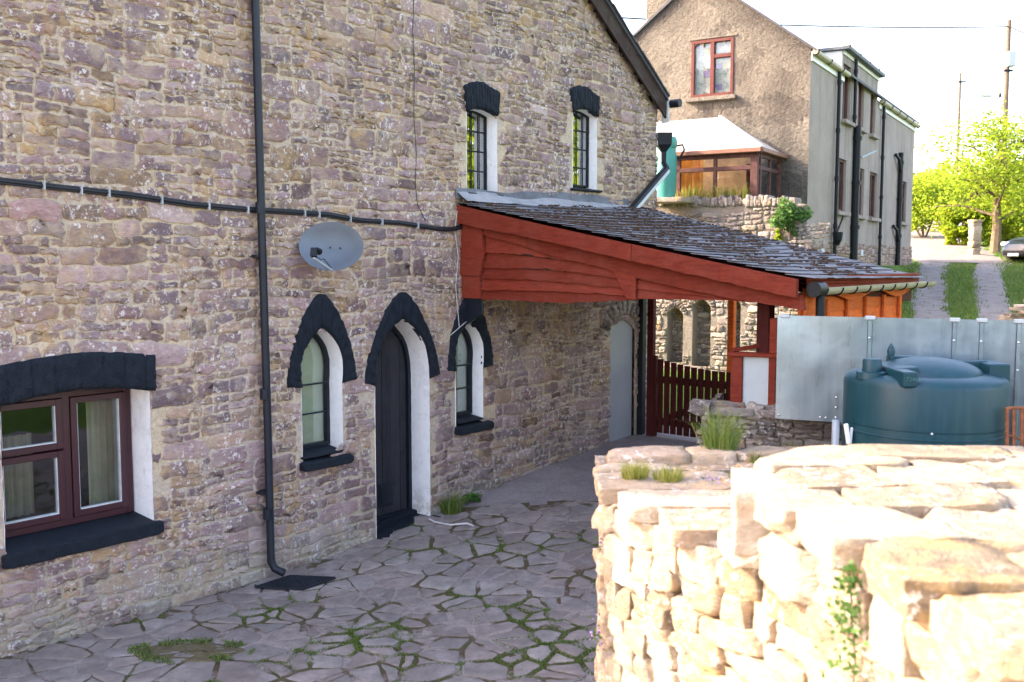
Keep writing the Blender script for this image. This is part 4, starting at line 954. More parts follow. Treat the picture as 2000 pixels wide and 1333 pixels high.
# ------------------------------------------------------------------ gate
gt = thing('picket_gate', P(sv(1345))+ZV*.45, 'dark brown picket gate with a diagonal brace between the canopy posts', 'gate')
ga, gb = sv(1284), sv(1432); gz0 = .52; ng = 11
for i in range(ng):
    t = (i+.5)/ng; v = ga+(gb-ga)*t; top = 1.585-.13*math.sin(math.pi*.5*min(1, t*1.15))*.9+.0*t; mb = MB(); mb.box(L(UB, v, (gz0+top)/2), N, D, ZV, (gb-ga)/ng*.40, .011, (top-gz0)/2, None, .003); mb.build('picket', 'dkred', gt)
for z in (1.28, .68): mb = MB(); mb.box(L(UB+.035, (ga+gb)/2, z), N, D, ZV, (gb-ga)/2, .02, .05, None, .003); mb.build('rail', 'dkred', gt)
mb = MB(); mb.beam(L(UB+.036, ga+.12, .72), L(UB+.036, gb, 1.18), .035, .09, D.cross(N), .003); mb.build('brace', 'dkred', gt)
mb = MB(); mb.box(L(UB, ga-.05, 1.02), N, D, ZV, .045, .025, .6, None, .003); mb.build('stile', 'dkred', gt)
# ------------------------------------------------------------------ low wall, enclosure, metal screen
lw0 = L(UF-.0, 3.17, 0); ld = Vector((.915, -.403, 0)).normalized(); ln = Vector((-ld.y*-1, -ld.x, 0)); ln = Vector((ld.y, -ld.x, 0))
if ln.y > 0: ln = -ln
lw = thing('low_stone_wall', lw0+ld*2-ZV*0, 'low grey stone wall with a rough cap carrying the canopy post and metal screen', 'wall')
mpl = lambda u, z, v: lw0+ld*u+ln*v+ZV*z
mb = MB(); mb.box(mpl(2.5, .75, -.2), ld, ln, ZV, 2.5, .2, .79); mb.build('mortar', 'grey_mortar', lw)
mb = MB(); rubble(mb, 0, 3.2, .5, 1.54, mpl, random.Random(9), (), None, (.12, .22), (.3, .8), (.015, .05), .02, .004)
rubble(mb, 0, .4, .5, 1.54, lambda u, z, v: lw0-ln*u-ld*v+ZV*z, random.Random(19), (), None, (.12, .22), (.2, .3), (.015, .05), .02, .004); mb.build('face_stones', 'grey_stone', lw, smooth=True)
mb = MB(); x = -.05
while x < 4.6: wd = rnd.uniform(.25, .5); rock(mb, mpl(x+wd/2, 1.575, -.17), ld, ln, ZV, wd/2, .24, .036, .12, 5, .8); x += wd
mb.build('cap_stones', 'grey_stone', lw, smooth=True)
def E1(px, py, off): # on plane through front of low wall, shifted off toward the viewer
    p0 = lw0+ln*off; d = ray(px, py); return C0+d*((p0-C0).dot(ln)/d.dot(ln))
def srange(px, off): return (E1(px, 700, off)-lw0).dot(ld)
enc = thing('timber_enclosure', mpl(srange(1470, .02), 1.61, 0), 'small red timber frame holding a grey metal panel on the low stone wall', 'enclosure')
def lb_(mb, s0, s1, z0, z1, v0, v1, bev=.006): mb.box(mpl((s0+s1)/2, (z0+z1)/2, (v0+v1)/2), ld, ln, ZV, abs(s1-s0)/2, abs(v1-v0)/2, abs(z1-z0)/2, None, bev)
s_l, s_m, s_r, s_e = srange(1428, 0), srange(1451, 0), srange(1502, 0), srange(1516, 0)
zt_ = E1(1470, 697, 0).z; zb_ = E1(1470, 806, 0).z; zb_ = max(zb_, 1.60)
mb = MB(); lb_(mb, s_l, s_m, zb_, zt_, -.06, .02); mb.build('frame_post', 'red', enc); mb = MB(); lb_(mb, s_r, s_e, zb_, zt_, -.06, .02); mb.build('frame_post', 'red', enc)
mb = MB(); lb_(mb, s_l-.03, s_e+.03, zt_, zt_+.035, -.10, .05); mb.beam(mpl(s_l, zt_+.05, 0), mpl(s_l+.38, zt_+.11, -.30), .05, .035); mb.build('top_rail', 'red', enc)
mb = MB(); lb_(mb, s_m, s_r, zb_+.004, zt_, -.03, -.012, .002); mb.build('metal_panel', 'galv_paint', enc)
mb = MB(); lb_(mb, s_r+.005, s_e+.01, zt_+.035, zt_+.36, -.05, .03); mb.build('side_post', 'red', enc)
scr = thing('metal_screen', mpl(1.4, 1.5, .1), 'screen of shiny galvanised metal sheets behind the green tank', 'screen')
so_ = .30; ex_ = [srange(1517, so_), srange(1697, so_), srange(1862, so_), srange(1915, so_), srange(1988, so_), srange(1988, so_)+.9]
ztop = E1(1600, 618, so_).z; zbot = E1(1600, 823, so_).z
for i in range(5):
    a, b = ex_[i], ex_[i+1]; zb2 = zbot if i == 0 else zbot-.25; kink = so_-.012*(i % 2)
    mb = MB(); nn = 12; mb.grid(lambda s, t: mpl(a+(b-a+.02)*s, zb2+(ztop-zb2)*t, kink+.006*fbm(Vector((s*2+i, t*2, 0)), 2)), nn, nn); mb.grid(lambda s, t: mpl(a+(b-a+.02)*s, zb2+(ztop-zb2)*t, kink-.008+.006*fbm(Vector((s*2+i, t*2, 0)), 2)), nn, nn, flip=True)
    mb.build('metal_sheet', 'galv', scr, smooth=True)
for i, x in enumerate((ex_[0]+.06, ex_[1], ex_[2], ex_[3], ex_[4])): mb = MB(); lb_(mb, x-.042, x+.042, ztop-.022, ztop+.012, so_-.03, so_+.02, .006); mb.build('post_cap', 'galv_paint', scr)
for x in (ex_[1], ex_[2], ex_[3], ex_[4]): mb = MB(); lb_(mb, x-.018, x+.018, ztop-1.0, ztop-.02, so_-.01, so_+.012, .005); mb.build('seam_strip', 'galv', scr)
mb = MB()
for i, x in enumerate(ex_[1:5]):
    for z in (.35, .8): 
        c = mpl(x, ztop-z*.5, so_+.014); mb.lathe(c, [(.011, 0), (.009, .004), (.001, .006)], 10, ln)
sx = srange(1636, so_)
for z in (.36, .2, .04): mb.lathe(mpl(sx+.0, zbot+z*.55+.02, so_+.008), [(.011, 0), (.009, .004), (.001, .006)], 10, ln)
for x in (.04, .5, .56): mb.lathe(mpl(ex_[0]+x*(ex_[1]-ex_[0]), zbot+.035, so_+.008), [(.011, 0), (.009, .004), (.001, .006)], 10, ln)
mb.build('bolts', 'silver', scr)
mb = MB(); mb.tube([mpl(sx, .6, so_-.0), mpl(sx, zbot+.02, so_-.0)], .032, 12); mb.build('support_post', 'galv_paint', scr, smooth=True)
# ------------------------------------------------------------------ oil tank
TY = 7.25; TX = (1811-1000)/FPX*TY; TR = 150.5*TY/FPX; tz = lambda py: EYE+(505-py)/FPX*(TY-.55*TR)
tb = .95; tank = thing('oil_tank', (TX, TY, tb), 'large round dark green plastic oil tank in front of the metal screen', 'oil tank')
T = Vector((TX, TY, 0)); zr_ = tz(752); zs = zr_+.16; zq = at(1811, 862, TY-TR).z
mb = MB(); mb.lathe(T, [(.02, tb), (TR*.97, tb), (TR, tb+.03), (TR, zq-.014), (TR*1.01, zq-.010), (TR*1.01, zq-.001), (TR, zq+.003), (TR, zq+.040), (TR*.988, zq+.043), (TR*.988, zq+.049), (TR, zq+.052), (TR, zr_-.02), (TR*.985, zr_+.012), (TR*.94, zr_+.035), (TR*.80, zr_+.055), (TR*.45, zr_+.06), (.001, zr_+.06)], 96)
body = mb.build('tank_body', 'tank', tank, smooth=True, ang=50)
mb = MB(); pr = []   # domed top
for i in range(13): t = i/12; pr.append((TR*.66*math.cos(t*math.pi/2)+.001, zr_+.045+.12*math.sin(t*math.pi/2)**1.1))
mb.lathe(T+Vector((.02, -.02, 0)), pr, 64); mb.build('dome', 'tank', tank, smooth=True)
ztop_ = zr_+.13
def rib(x0, x1, y, zt0, zt1, th, name='moulded_rib', z0=None):
    mb = MB(); mb.prism([Vector((x0, y, z0 or zr_)), Vector((x1, y, z0 or zr_)), Vector((x1, y, zt1)), Vector((x0, y, zt0))], Vector((0, th, 0))); o = mb.build(name, 'tank', tank)
    m = o.modifiers.new('bevel', 'BEVEL'); m.width = .012; m.segments = 2; return o
yf = TY-TR*.62
rib(TX-TR*.63, TX-TR*.45, TY-TR*.88, ztop_-.02, ztop_-.02, TR*.35, 'moulded_block', zr_-.0)
rib(TX-TR*.47, TX+TR*.80, TY-TR*.06, ztop_-.01, ztop_+.01, .05); rib(TX+TR*.70, TX+TR*.97, TY-TR*.30, ztop_-.0, ztop_-.0, .28, 'moulded_block'); rib(TX-TR*.62, TX-TR*.30, TY-TR*.55, ztop_-.02, ztop_-.005, .42, 'moulded_block')
rib(TX-TR*.35, TX+TR*.1, TY+TR*.25, ztop_+.03, ztop_+.02, .10, 'moulded_block')
mb = MB(); mb.lathe(Vector((TX-TR*.77, TY-TR*.22, 0)), [(.115, zr_+.02), (.11, zr_+.07), (.07, zr_+.075), (.068, zr_+.15), (.06, zr_+.165), (.001, zr_+.17)], 24); mb.build('filler_cap', 'tank', tank, smooth=True, ang=40)
mb = MB(); mb.lathe(Vector((TX-TR*.33, TY+TR*.3, 0)), [(.024, ztop_+.02), (.03, ztop_+.06), (.022, ztop_+.09), (.012, ztop_+.11), (.001, ztop_+.125)], 16); mb.build('vent', 'tank', tank, smooth=True)
cu = bpy.data.curves.new('tank_number', 'FONT'); cu.body = '73462'; cu.size = .042; cu.extrude = .002; tob = bpy.data.objects.new('tank_number', cu); col.objects.link(tob)
bpy.context.view_layer.update(); me = bpy.data.meshes.new_from_object(tob); bpy.data.objects.remove(tob); tn = bpy.data.objects.new('moulded_number', me); col.objects.link(tn)
me.materials.clear(); me.materials.append(m_plain('pale_green_marking', (.05, .14, .15), .6)); tn.parent = tank; tn.rotation_euler = (math.pi/2, 0, 0)
tn.location = Vector((TX-TR*.60, TY-TR*.88-.003, ztop_-.085))-ORG[tank.name]
mb = MB(); q = at(1656, 845, TY-.1); mb.beam(at(1658, 868, TY-.15), at(1652, 828, TY-.15), .02, .035); mb.beam(at(1660, 868, TY-.15), at(1664, 835, TY-.12), .02, .02); mb.build('valve_bracket', 'whitepaint', tank)
mb = MB(); c = at(1820, 848, TY-TR-.005); mb.lathe(c, [(.009, 0), (.008, .006), (.001, .008)], 10, Vector((0, -1, 0))); mb.build('plug', 'seal', tank)
mb = MB(); mb.box((TX, TY, .5), (1, 0, 0), (0, 1, 0), ZV, TR*1.15, TR*1.1, .45, None, .02); mb.build('tank_plinth', 'concrete', label='concrete block plinth under the round green tank', category='plinth')
# rusty cage
cg = thing('iron_cage', at(1985, 905, 6.9), 'rusty iron frame of bars standing right of the green tank', 'frame')
Yc = 6.75
for x in (1967, 1980, 1996): mb = MB(); mb.tube([at(x, 960, Yc), at(x, 800, Yc)], .013, 8); mb.build('bar', 'rust', cg)
mb = MB(); mb.tube([at(1963, 800, Yc), at(1975, 797, Yc), at(2010, 798, Yc), at(2120, 806, Yc)], .012, 8); mb.tube([at(1962, 848, Yc), at(1985, 855, Yc), at(2010, 866, Yc), at(2120, 880, Yc)], .008, 8); mb.build('hoop', 'rust', cg)
mb = MB(); mb.tube([at(2110, 960, Yc), at(2110, 803, Yc)], .013, 8); mb.build('bar', 'rust', cg)
# ------------------------------------------------------------------ foreground wall
fw = thing('garden_wall', (1.2, 3.5, .0), 'thick sunlit rubble wall with flat slabs on top in the foreground', 'wall')
ZLO, ZHI = 2.03, 2.235
path = [Vector(p) for p in ((.42, 4.62), (.375, 3.98), (.475, 3.72), (.80, 3.10), (.925, 2.43), (1.03, 1.89), (1.15, 1.1), (1.25, .3))]
def fpath(s, pl=path):
    for a, b in zip(pl, pl[1:]):
        l = (b-a).length
        if s <= l: t = (b-a).normalized(); p = a+t*s; return Vector((p.x, p.y, 0)), Vector((t.x, t.y, 0))
        s -= l
    t = (pl[-1]-pl[-2]).normalized(); return Vector((pl[-1].x, pl[-1].y, 0)), Vector((t.x, t.y, 0))
FL = sum((b-a).length for a, b in zip(path, path[1:]))
mb = MB(); inn = [Vector((fpath(s)[0].x+.065, fpath(s)[0].y-(.07 if s < .1 else 0), 0)) for s in np.linspace(.0, FL, 24)]
cr = [p for p in inn if p.y > 3.15]+[Vector((2.3, 3.15, 0)), Vector((2.3, 4.5, 0))]; mb.prism([p for p in cr], ZV*(ZLO-.05))
cr = [Vector((1.02, 3.62, 0)), Vector((1.0, 3.1, 0))]+[p for p in inn if p.y <= 2.9]+[Vector((2.3, .3, 0)), Vector((2.3, 3.6, 0))]; mb.prism([p for p in cr], ZV*(ZHI-.06)); mb.build('earth_core', m_plain('pale_earth_mortar', (.26, .20, .14), .95, 0, .4, 12, .8, .02), fw)
rg = random.Random(21); mb = MB()
z = .0; s_step = (path[1]-path[0]).length+(path[2]-path[1]).length+(path[3]-path[2]).length
def SC(): return (rg.random(), rg.random(), 0)
while z < ZHI-.03:
    h = rg.uniform(.07, .17); h = min(h, ZHI-.02-z) if ZHI-z > .05 else .05; s = rg.uniform(-.1, 0)
    if z < ZLO-.03 and z+h > ZLO-.08: h = ZLO-.045-z if ZLO-.045-z > .05 else h
    while s < FL:
        wd = rg.uniform(.09, .32)*(1.0 if s > 1.3 else .8); c, t = fpath(s+wd/2); n_ = Vector((-t.y, t.x, 0)); n_ = n_ if n_.x > 0 else -n_
        if not (z+h > ZLO-.02 and s+wd/2 < s_step+.02):
            dp = rg.uniform(.10, .14)
            if h > .12 and rg.random() < .35:      # a thin stone laid on a thicker one
                f = rg.uniform(.3, .6)
                for (za, hb) in ((z, h*f), (z+h*f, h*(1-f))): rock(mb, c+n_*(dp+rg.uniform(-.02, .025))+ZV*(za+hb/2), t, n_, ZV, wd/2*1.03, dp, hb/2*1.08, .26, 10, .8, None, SC())
                s += wd; continue
            rock(mb, c+n_*(dp+(rg.uniform(-.03, .03) if s > .9 else .0))+ZV*(z+h/2), (t+ZV*rg.uniform(-.12, .12)), n_, ZV, wd/2*1.04, dp, h/2*1.08, rg.uniform(.2, .34), 11, rg.uniform(.62, .82), None, SC())
        s += wd
    z += h
# far side and end stones
for z in np.arange(1.2, 2.0, .15):
    x = .45
    while x < 2.3: wd = rg.uniform(.15, .4); rock(mb, (x+wd/2, 4.56, z+.07), (1, 0, 0), (0, 1, 0), ZV, wd/2, .1, .075, .12, 5, .75, None, SC()); x += wd
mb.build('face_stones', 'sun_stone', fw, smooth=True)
mb = MB()   # slabs of the low part
rows_ = [(2.95, 3.10, .86), (4.52, 4.66, .44), (4.34, 4.50, .42), (4.16, 4.33, .41), (3.94, 4.14, .40), (3.66, 3.93, .47), (3.36, 3.65, .60), (3.10, 3.36, .76)]
for y0, y1, xl in rows_:
    x = xl-.035
    while x < 1.75:
        wd = rg.uniform(.28, .62); 
        rock(mb, (x+wd/2, (y0+y1)/2, ZLO-.012+rg.uniform(-.008, .008)), (1, rg.uniform(-.03, .03), rg.uniform(-.01, .01)), (0, 1, 0), ZV, wd/2*1.02, (y1-y0)/2*1.06, .032, .14, 12, .82, None, (rg.random(), rg.random(), 0)); x += wd
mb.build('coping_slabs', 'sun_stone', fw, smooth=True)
mb = MB()   # upper part
for y0, y1 in ((3.40, 3.70), (3.12, 3.40), (2.84, 3.13), (2.5, 2.84), (2.18, 2.5), (1.85, 2.18), (1.5, 1.85), (1.1, 1.5)):
    ym = (y0+y1)/2; 
    xl = .92 if ym > 3.25 else [p for p in (fpath(s)[0] for s in np.linspace(0, FL, 120)) if p.y <= ym][0].x-.035
    x = xl
    while x < 2.3:
        wd = rg.uniform(.26, .55); hz_ = .045 if ym < 3.3 else .055
        rock(mb, (x+wd/2, ym, ZHI-.022+rg.uniform(-.014, .012)), (1, rg.uniform(-.06, .06), rg.uniform(-.02, .02)), (0, 1, rg.uniform(-.03, .03)), ZV, wd/2*1.02, (y1-y0)/2*1.07, hz_, .2, 13, .78, None, SC()); x += wd
rock(mb, (1.55, 3.62, ZHI+.015), (1, -.08, -.01), (.08, 1, 0), ZV, .33, .11, .028, .08, 9, .85, None, SC())
rock(mb, (.86, 3.28, ZHI-.11), (1, -.2, 0), (.2, 1, 0), ZV, .10, .19, .12, .16, 9, .7, None, SC())
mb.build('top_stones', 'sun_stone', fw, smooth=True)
# plants on and beside the wall
def ft(px, py, z): d = ray(px, py); return C0+d*((z-EYE)/d.z)
tuft('grass_tuft', ft(1240, 945, ZLO), .05, 420, .125, 'drygrass', 'rounded yellow green grass tuft nearest the left end of the foreground wall', wd=.0018)
tuft('grass_tuft', ft(1305, 948, ZLO), .055, 380, .10, 'drygrass', 'yellow grass tuft second from the left end of the foreground wall', wd=.0018)
tuft('grass_tuft', ft(1406, 902, ZLO), .06, 260, .32, 'grass', 'tall green grass tuft on the back edge of the foreground wall', wd=.0022, flop=.7)
tuft('grass_tuft', ft(1437, 942, ZLO), .025, 60, .06, 'grass', 'small green tuft on the shaded slabs beside the raised stones', wd=.003)
tuft('grass_tuft', ft(1228, 893, ZLO), .04, 26, .06, 'grass', 'few thin blades at the far left corner of the foreground wall', wd=.0018)
tuft('grass_tuft', ft(1475, 915, ZLO), .02, 40, .10, 'grass', 'green blades against the corner of the raised stones', wd=.003)
def flowers(name, c, r, n, label, hang=0, mat='petal', size=.006, green=True, gcol='fern'):
    t = thing(name, c, label, 'plant'); a = MB(); b = MB(); c = Vector(c)
    for _ in range(n):
        q = Vector((rnd.gauss(0, r), rnd.gauss(0, r), rnd.random()*.03+rnd.gauss(0, r)*hang)); p = c+q
        for _ in range(2):
            o = Vector((rnd.uniform(-1, 1), rnd.uniform(-1, 1), rnd.uniform(-.3, 1)))*.012; u_ = Vector((rnd.gauss(0, 1), rnd.gauss(0, 1), rnd.gauss(0, 1))).normalized(); v_ = u_.orthogonal().normalized(); s_ = size*rnd.uniform(.7, 1.4)
            (a if rnd.random() < .5 else b).add([p+o-u_*s_-v_*s_*.6, p+o+u_*s_-v_*s_*.6, p+o+u_*s_*.8+v_*s_, p+o-u_*s_*.8+v_*s_], [(0, 1, 2, 3)], (rnd.random(), 0, 0))
    a.build('blooms', mat, t); b.build('foliage', gcol, t)
flowers('lilac_flowers', ft(1385, 950, ZLO), .03, 50, 'small lilac flowers on the slabs between two grass tufts and the raised stones', 0, size=.004)
flowers('lilac_flowers', ft(1325, 905, ZLO), .05, 40, 'sparse lilac flowers along the back slab behind the yellow tufts', 0, size=.003)
flowers('lilac_flowers', Vector((.39, 4.0, 1.78)), .02, 40, 'lilac flowers growing from the upper left end of the foreground wall', 1, size=.004)
flowers('pink_flowers', Vector((.39, 4.0, 1.40)), .025, 130, 'pink and lilac flowers low on the left end of the foreground wall', 1, size=.005)
def vine(name, pts, label, n, sz=.012, mats=('leaf',)):
    t = thing(name, pts[-1], label, 'plant'); s_ = MB(); s_.tube(pts, .003, 5); s_.build('stem', 'bark', t); a = MB()
    for _ in range(n):
        k = rnd.random()*(len(pts)-1); i = int(k); p = Vector(pts[i]).lerp(Vector(pts[min(i+1, len(pts)-1)]), k-i); sp = .008+.010*k
        p = p+Vector((rnd.gauss(0, sp)-.015, rnd.gauss(0, sp*.6)-.01, rnd.gauss(0, sp))); u_ = Vector((rnd.gauss(0, 1), rnd.gauss(0, .5), rnd.gauss(0, 1))).normalized(); v_ = u_.orthogonal().normalized(); q = sz*rnd.uniform(.5, 1.2)
        a.add([p-u_*q, p+v_*q*.8, p+u_*q, p-v_*q*.8], [(0, 1, 2, 3)], (rnd.random(), 0, 0))
    a.build('leaves', mats[0], t)
def onface(px, py):
    best = None; d = ray(px, py)
    for a, b in zip(path, path[1:]):
        A_ = Vector((a.x, a.y, 0)); t = Vector((b.x-a.x, b.y-a.y, 0)); n_ = Vector((-t.y, t.x, 0)).normalized(); k = (A_-C0).dot(n_)/d.dot(n_)
        if k <= 0: continue
        p = C0+d*k; s = (p-A_).dot(t)/t.length_squared
        if -.02 <= s <= 1.02: best = p; break
    return best
vp = [onface(1690, 1100), onface(1682, 1150), onface(1683, 1210), onface(1690, 1280), onface(1685, 1345)]
if all(vp): vine('trailing_plant', [p+Vector((-.03, -.01, 0)) for p in vp], 'trailing yellow green plant hanging down the sunlit face of the foreground wall', 300, .009, ('fern',))
tuft('grass_clump', mpl(srange(1450, 0)-.15, 1.10, .22), .05, 60, .3, 'drygrass', 'dry grass clump in front of the low stone wall beside the pillar', flop=.9, wd=.0025)
tuft('grass_clump', mpl(srange(1560, 0), 1.12, .3), .07, 60, .36, 'drygrass', 'straggly grass clump in front of the low stone wall left of the green tank', flop=1.0, wd=.0025)
tuft('grass_clump', L(1.0, .12, gz_yard(*L(1.0, .12, 0).xy)), .11, 210, .30, 'grass', 'green grass clump at the wall foot right of the plank door', flop=.8, wd=.005)
def bush(name, c, rx, ry, rz, n, sz, mat, label, cat='plant', group=None, stems=5, seed=0, clump=1.6):
    t = thing(name, c, label, cat, group); a = MB(); c = Vector(c); k = 0
    while k < n:
        q = Vector((rnd.uniform(-1, 1), rnd.uniform(-1, 1), rnd.uniform(-1, 1)))
        if q.length > 1: continue
        w_ = Vector((q.x*rx, q.y*ry, (q.z+1)*rz)); f = noise.noise(Vector((w_.x+seed, w_.y, w_.z))*(clump/max(rx, .01)))
        if q.length > .72+f*.55 or f < -.28: continue
        k += 1; p = c+w_; u_ = Vector((rnd.gauss(0, 1), rnd.gauss(0, 1), rnd.gauss(0, .7))).normalized(); v_ = u_.orthogonal().normalized(); s_ = sz*rnd.uniform(.6, 1.4)
        a.add([p-u_*s_, p+v_*s_*.6, p+u_*s_, p-v_*s_*.6], [(0, 1, 2, 3)], (min(1, max(0, .5+f*1.2+rnd.uniform(-.35, .35))), 0, 0))
    a.build('foliage', mat, t); b = MB()
    for _ in range(stems): b.tube([c, c+Vector((rnd.uniform(-.4, .4)*rx, rnd.uniform(-.4, .4)*ry, rz*.7)), c+Vector((rnd.uniform(-.8, .8)*rx, rnd.uniform(-.8, .8)*ry, rz*1.5))], [rz*.03, rz*.02, rz*.008], 5)
    b.build('stems', 'bark', t); return t
bush('weed', L(1.36, .14, gz_yard(*L(1.36, .14, 0).xy)), .16, .10, .07, 300, .02, 'fern', 'low leafy weed at the wall foot beside the green grass clump')
# ------------------------------------------------------------------ niche wall
P0 = Vector((6.32, 21, 0)); Dh = Vector((.521, .854, 0)); Nh = Vector((.854, -.521, 0)); Dg = Vector((-.854, .521, 0))
nw0 = P0-Dh*1.75+Nh*.12; nwall = thing('niche_wall', nw0+Dg*4, 'tall old stone wall with round arched niches and upright coping behind the gate', 'wall')
mpn = lambda u, z, v: nw0+Dg*(-u)+(-Dh)*v+ZV*z      # u negative leftwards; u=0 at right end
def nuz(px, py): d = ray(px, py); p = C0+d*((nw0-C0).dot(Dh)/d.dot(Dh)); return -(p-nw0).dot(Dg), p.z
def niche(x0, x1, yt, yb): a = nuz(x0, (yt+yb)/2)[0]; b = nuz(x1, (yt+yb)/2)[0]; return seg_top(a, b, nuz((x0+x1)/2, yb)[1], nuz((x0+x1)/2, yt+10)[1], (b-a)*.4, 8)
NH = [niche(1303, 1334, 604, 708), niche(1352, 1388, 590, 716), niche(1424, 1446, 585, 712)]
mb = MB(); sheet(mb, [(-9, .2), (.1, .2), (.1, 4.05), (-9, 4.3)], NH, mpn, 0); mb.box(mpn(-4.45, 2.2, -.40), Dg, Dh, ZV, 4.55, .06, 1.9); mb.build('mortar', 'grey_mortar', nwall)
mb = MB()
for h in NH:
    n = len(h)
    for (a, b) in zip(h, h[1:]): mb.add([mpn(a[0], a[1], 0), mpn(b[0], b[1], 0), mpn(b[0], b[1], -.34), mpn(a[0], a[1], -.34)], [(0, 1, 2, 3)])
mb.build('niche_lining', 'grey_mortar', nwall)
mb = MB(); rubble(mb, -9, .1, .3, 4.05, mpn, random.Random(31), NH, lambda u, z: z < 4.0, (.2, .34), (.35, .8), (.01, .035), .04, .012, .3, .10)
for h in NH: rubble(mb, h[0][0]-.1, h[-1][0]+.1, h[0][1], h[0][1]+1.5, lambda u, z, v: mpn(u, z, v-.34), random.Random(33), (), lambda u, z, h=h: inside((u, z), [(h[0][0]-.1, 0)]+[(h[0][0]-.1, 9), (h[-1][0]+.1, 9), (h[-1][0]+.1, 0)]), (.15, .3), (.2, .4), (.01, .04), .03, .006)
mb.build('face_stones', 'grey_stone', nwall, smooth=True)
mb = MB()
for h in NH:
    cu_ = (h[0][0]+h[-1][0])/2; zs_ = h[1][1]; r_ = (h[-1][0]-h[0][0])/2
    for i in range(11):
        a0 = math.pi*(i+.05)/11; a1 = math.pi*(i+.95)/11; q = [(cu_+math.cos(a)*r_*k, zs_+math.sin(a)*r_*k*.95) for a, k in ((a0, 1.0), (a0, 1.55), (a1, 1.55), (a1, 1.0))]
        stone(mb, q, mpn, .045, rnd, (), (.3+.3*rnd.random(), rnd.random(), 0), .004)
mb.build('arch_stones', 'grey_stone', nwall, smooth=True)
mb = MB(); u = -9.0
while u < .1:
    wd = rnd.uniform(.04, .10); hh = rnd.uniform(.09, .17); rock(mb, mpn(u+wd/2, 4.06+.02*-u+hh*.5, -.2), Dg, Dh, ZV, wd/2, .24, hh*.75, .15, 4, .8); u += wd
mb.build('upright_coping', 'grey_stone', nwall, smooth=True)
for px in (1325, 1340, 1360, 1385, 1402, 1420, 1438, 1452):
    u, z = nuz(px, 395); tuft('grass_tuft', mpn(u, 4.2+.02*-u, -.15), .12, 45, .34+.1*rnd.random(), 'drygrass', 'dry yellow grass tuft growing on the wall top below the garden room', group='dry grass on the niche wall', wd=.008, flop=1.1)
u, z = nuz(1545, 440); bush('fern_plant', mpn(u, 3.4, .1), .55, .25, .40, 900, .045, 'fern', 'bright green leafy plant growing over the end of the wall beside the far house', stems=3)
u, z = nuz(1522, 455); bush('creeper', mpn(u, 2.95, .04), .10, .07, .35, 260, .04, 'leaf', 'narrow green creeper hanging down the wall under the leafy plant', stems=2)
# water butt
bc = at(1301, 388, 20.4); bz_ = bc.z; mb = MB()
wb = thing('water_butt', bc, 'green plastic water butt with a lid standing on the wall behind the house corner', 'water butt'); Rb = .205
mb.lathe(Vector((bc.x, bc.y, bz_)), [(.01, 0), (Rb*.82, 0), (Rb*.95, .1), (Rb*1.04, .5), (Rb, .9), (Rb*.92, 1.02), (Rb*1.03, 1.05), (Rb*1.03, 1.12), (Rb*.97, 1.13)], 32); mb.build('barrel', 'butt', wb, smooth=True, ang=40)
mb = MB(); mb.lathe(Vector((bc.x, bc.y, bz_+1.13)), [(Rb*1.06, -.01), (Rb*1.08, .04), (Rb*.9, .12), (Rb*.3, .15), (.001, .15)], 32); mb.build('lid', 'butt', wb, smooth=True, ang=40)
mb = MB(); mb.tube([bc+Vector((Rb, 0, 1.08)), bc+Vector((Rb+.12, 0, 1.10)), bc+Vector((Rb+.16, 0, 1.0)), bc+Vector((Rb+.08, 0, .85)), bc+Vector((Rb*.9, -.02, .8))], .022, 8); mb.build('hose', 'gut', wb)
mb = MB(); rock(mb, (bc.x+.1, bc.y, bz_-.045), Dg, Dh, ZV, .42, .3, .05, .06, 6, .85); mb.build('stone_shelf', 'grey_stone', label='flat stone slab under the green water butt', category='slab', smooth=True)
# ------------------------------------------------------------------ far house
fh = thing('rendered_house', P0+Dh*6+Dg*2+ZV*2.6, 'tall roughcast house with red brown windows and black pipes on the upper terrace', 'house')
HW = 5.0; HL = 13.0; ZE = 7.3; ZP = 9.15; zgb = 1.6
def HS(s, z, o=0.): return P0+Dh*s+Nh*o+ZV*z       # side wall: s along, o outwards
def HG(s, z, o=0.): return P0+Dg*s-Dh*o+ZV*z       # gable: s leftwards
rngs = random.Random(77)
def gtop(s): return ZE+.13+(ZP-ZE)*(1-abs(s-HW/2)/(HW/2))
mb = MB(); n1, n2 = 40, 44; win_g = (1.68, 2.66, 6.60, 7.86)
for i in range(n1):
    for j in range(n2):
        s0, s1 = HW*i/n1, HW*(i+1)/n1; f0, f1 = j/n2, (j+1)/n2
        def zz(s, f): return 2.0+(gtop(s)-2.0)*f
        sm, zm = (s0+s1)/2, zz((s0+s1)/2, (f0+f1)/2)
        if win_g[0]+.06 < sm < win_g[1]-.06 and win_g[2]+.06 < zm < win_g[3]-.06: continue
        dirt = max(0, 1-(gtop(sm)-zm)/.75)+.55*max(0, 1-abs(sm-.55)/.5)*(zm < 7)+max(0, .8-abs(zm-6.25)/.35)*(1.2 < sm < 2.4)*.8+.5*(nz(sm*1.2, zm*1.2) > .15)  # verge and random stains, plus painted sill shadow and shade beside the garden room
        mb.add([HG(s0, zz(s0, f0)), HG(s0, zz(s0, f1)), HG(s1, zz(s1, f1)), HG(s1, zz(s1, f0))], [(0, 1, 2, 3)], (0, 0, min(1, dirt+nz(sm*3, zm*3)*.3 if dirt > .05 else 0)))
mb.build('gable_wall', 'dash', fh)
SWIN = [(2.56, 3.55, 4.12, 5.38), (4.66, 5.6, 4.10, 5.32), (6.3, 7.3, 4.10, 5.33), (10.7, 11.9, 4.12, 5.4), (2.95, 3.75, 6.30, 7.62), (4.6, 5.3, 6.3, 7.5), (6.1, 6.75, 6.3, 7.4)]
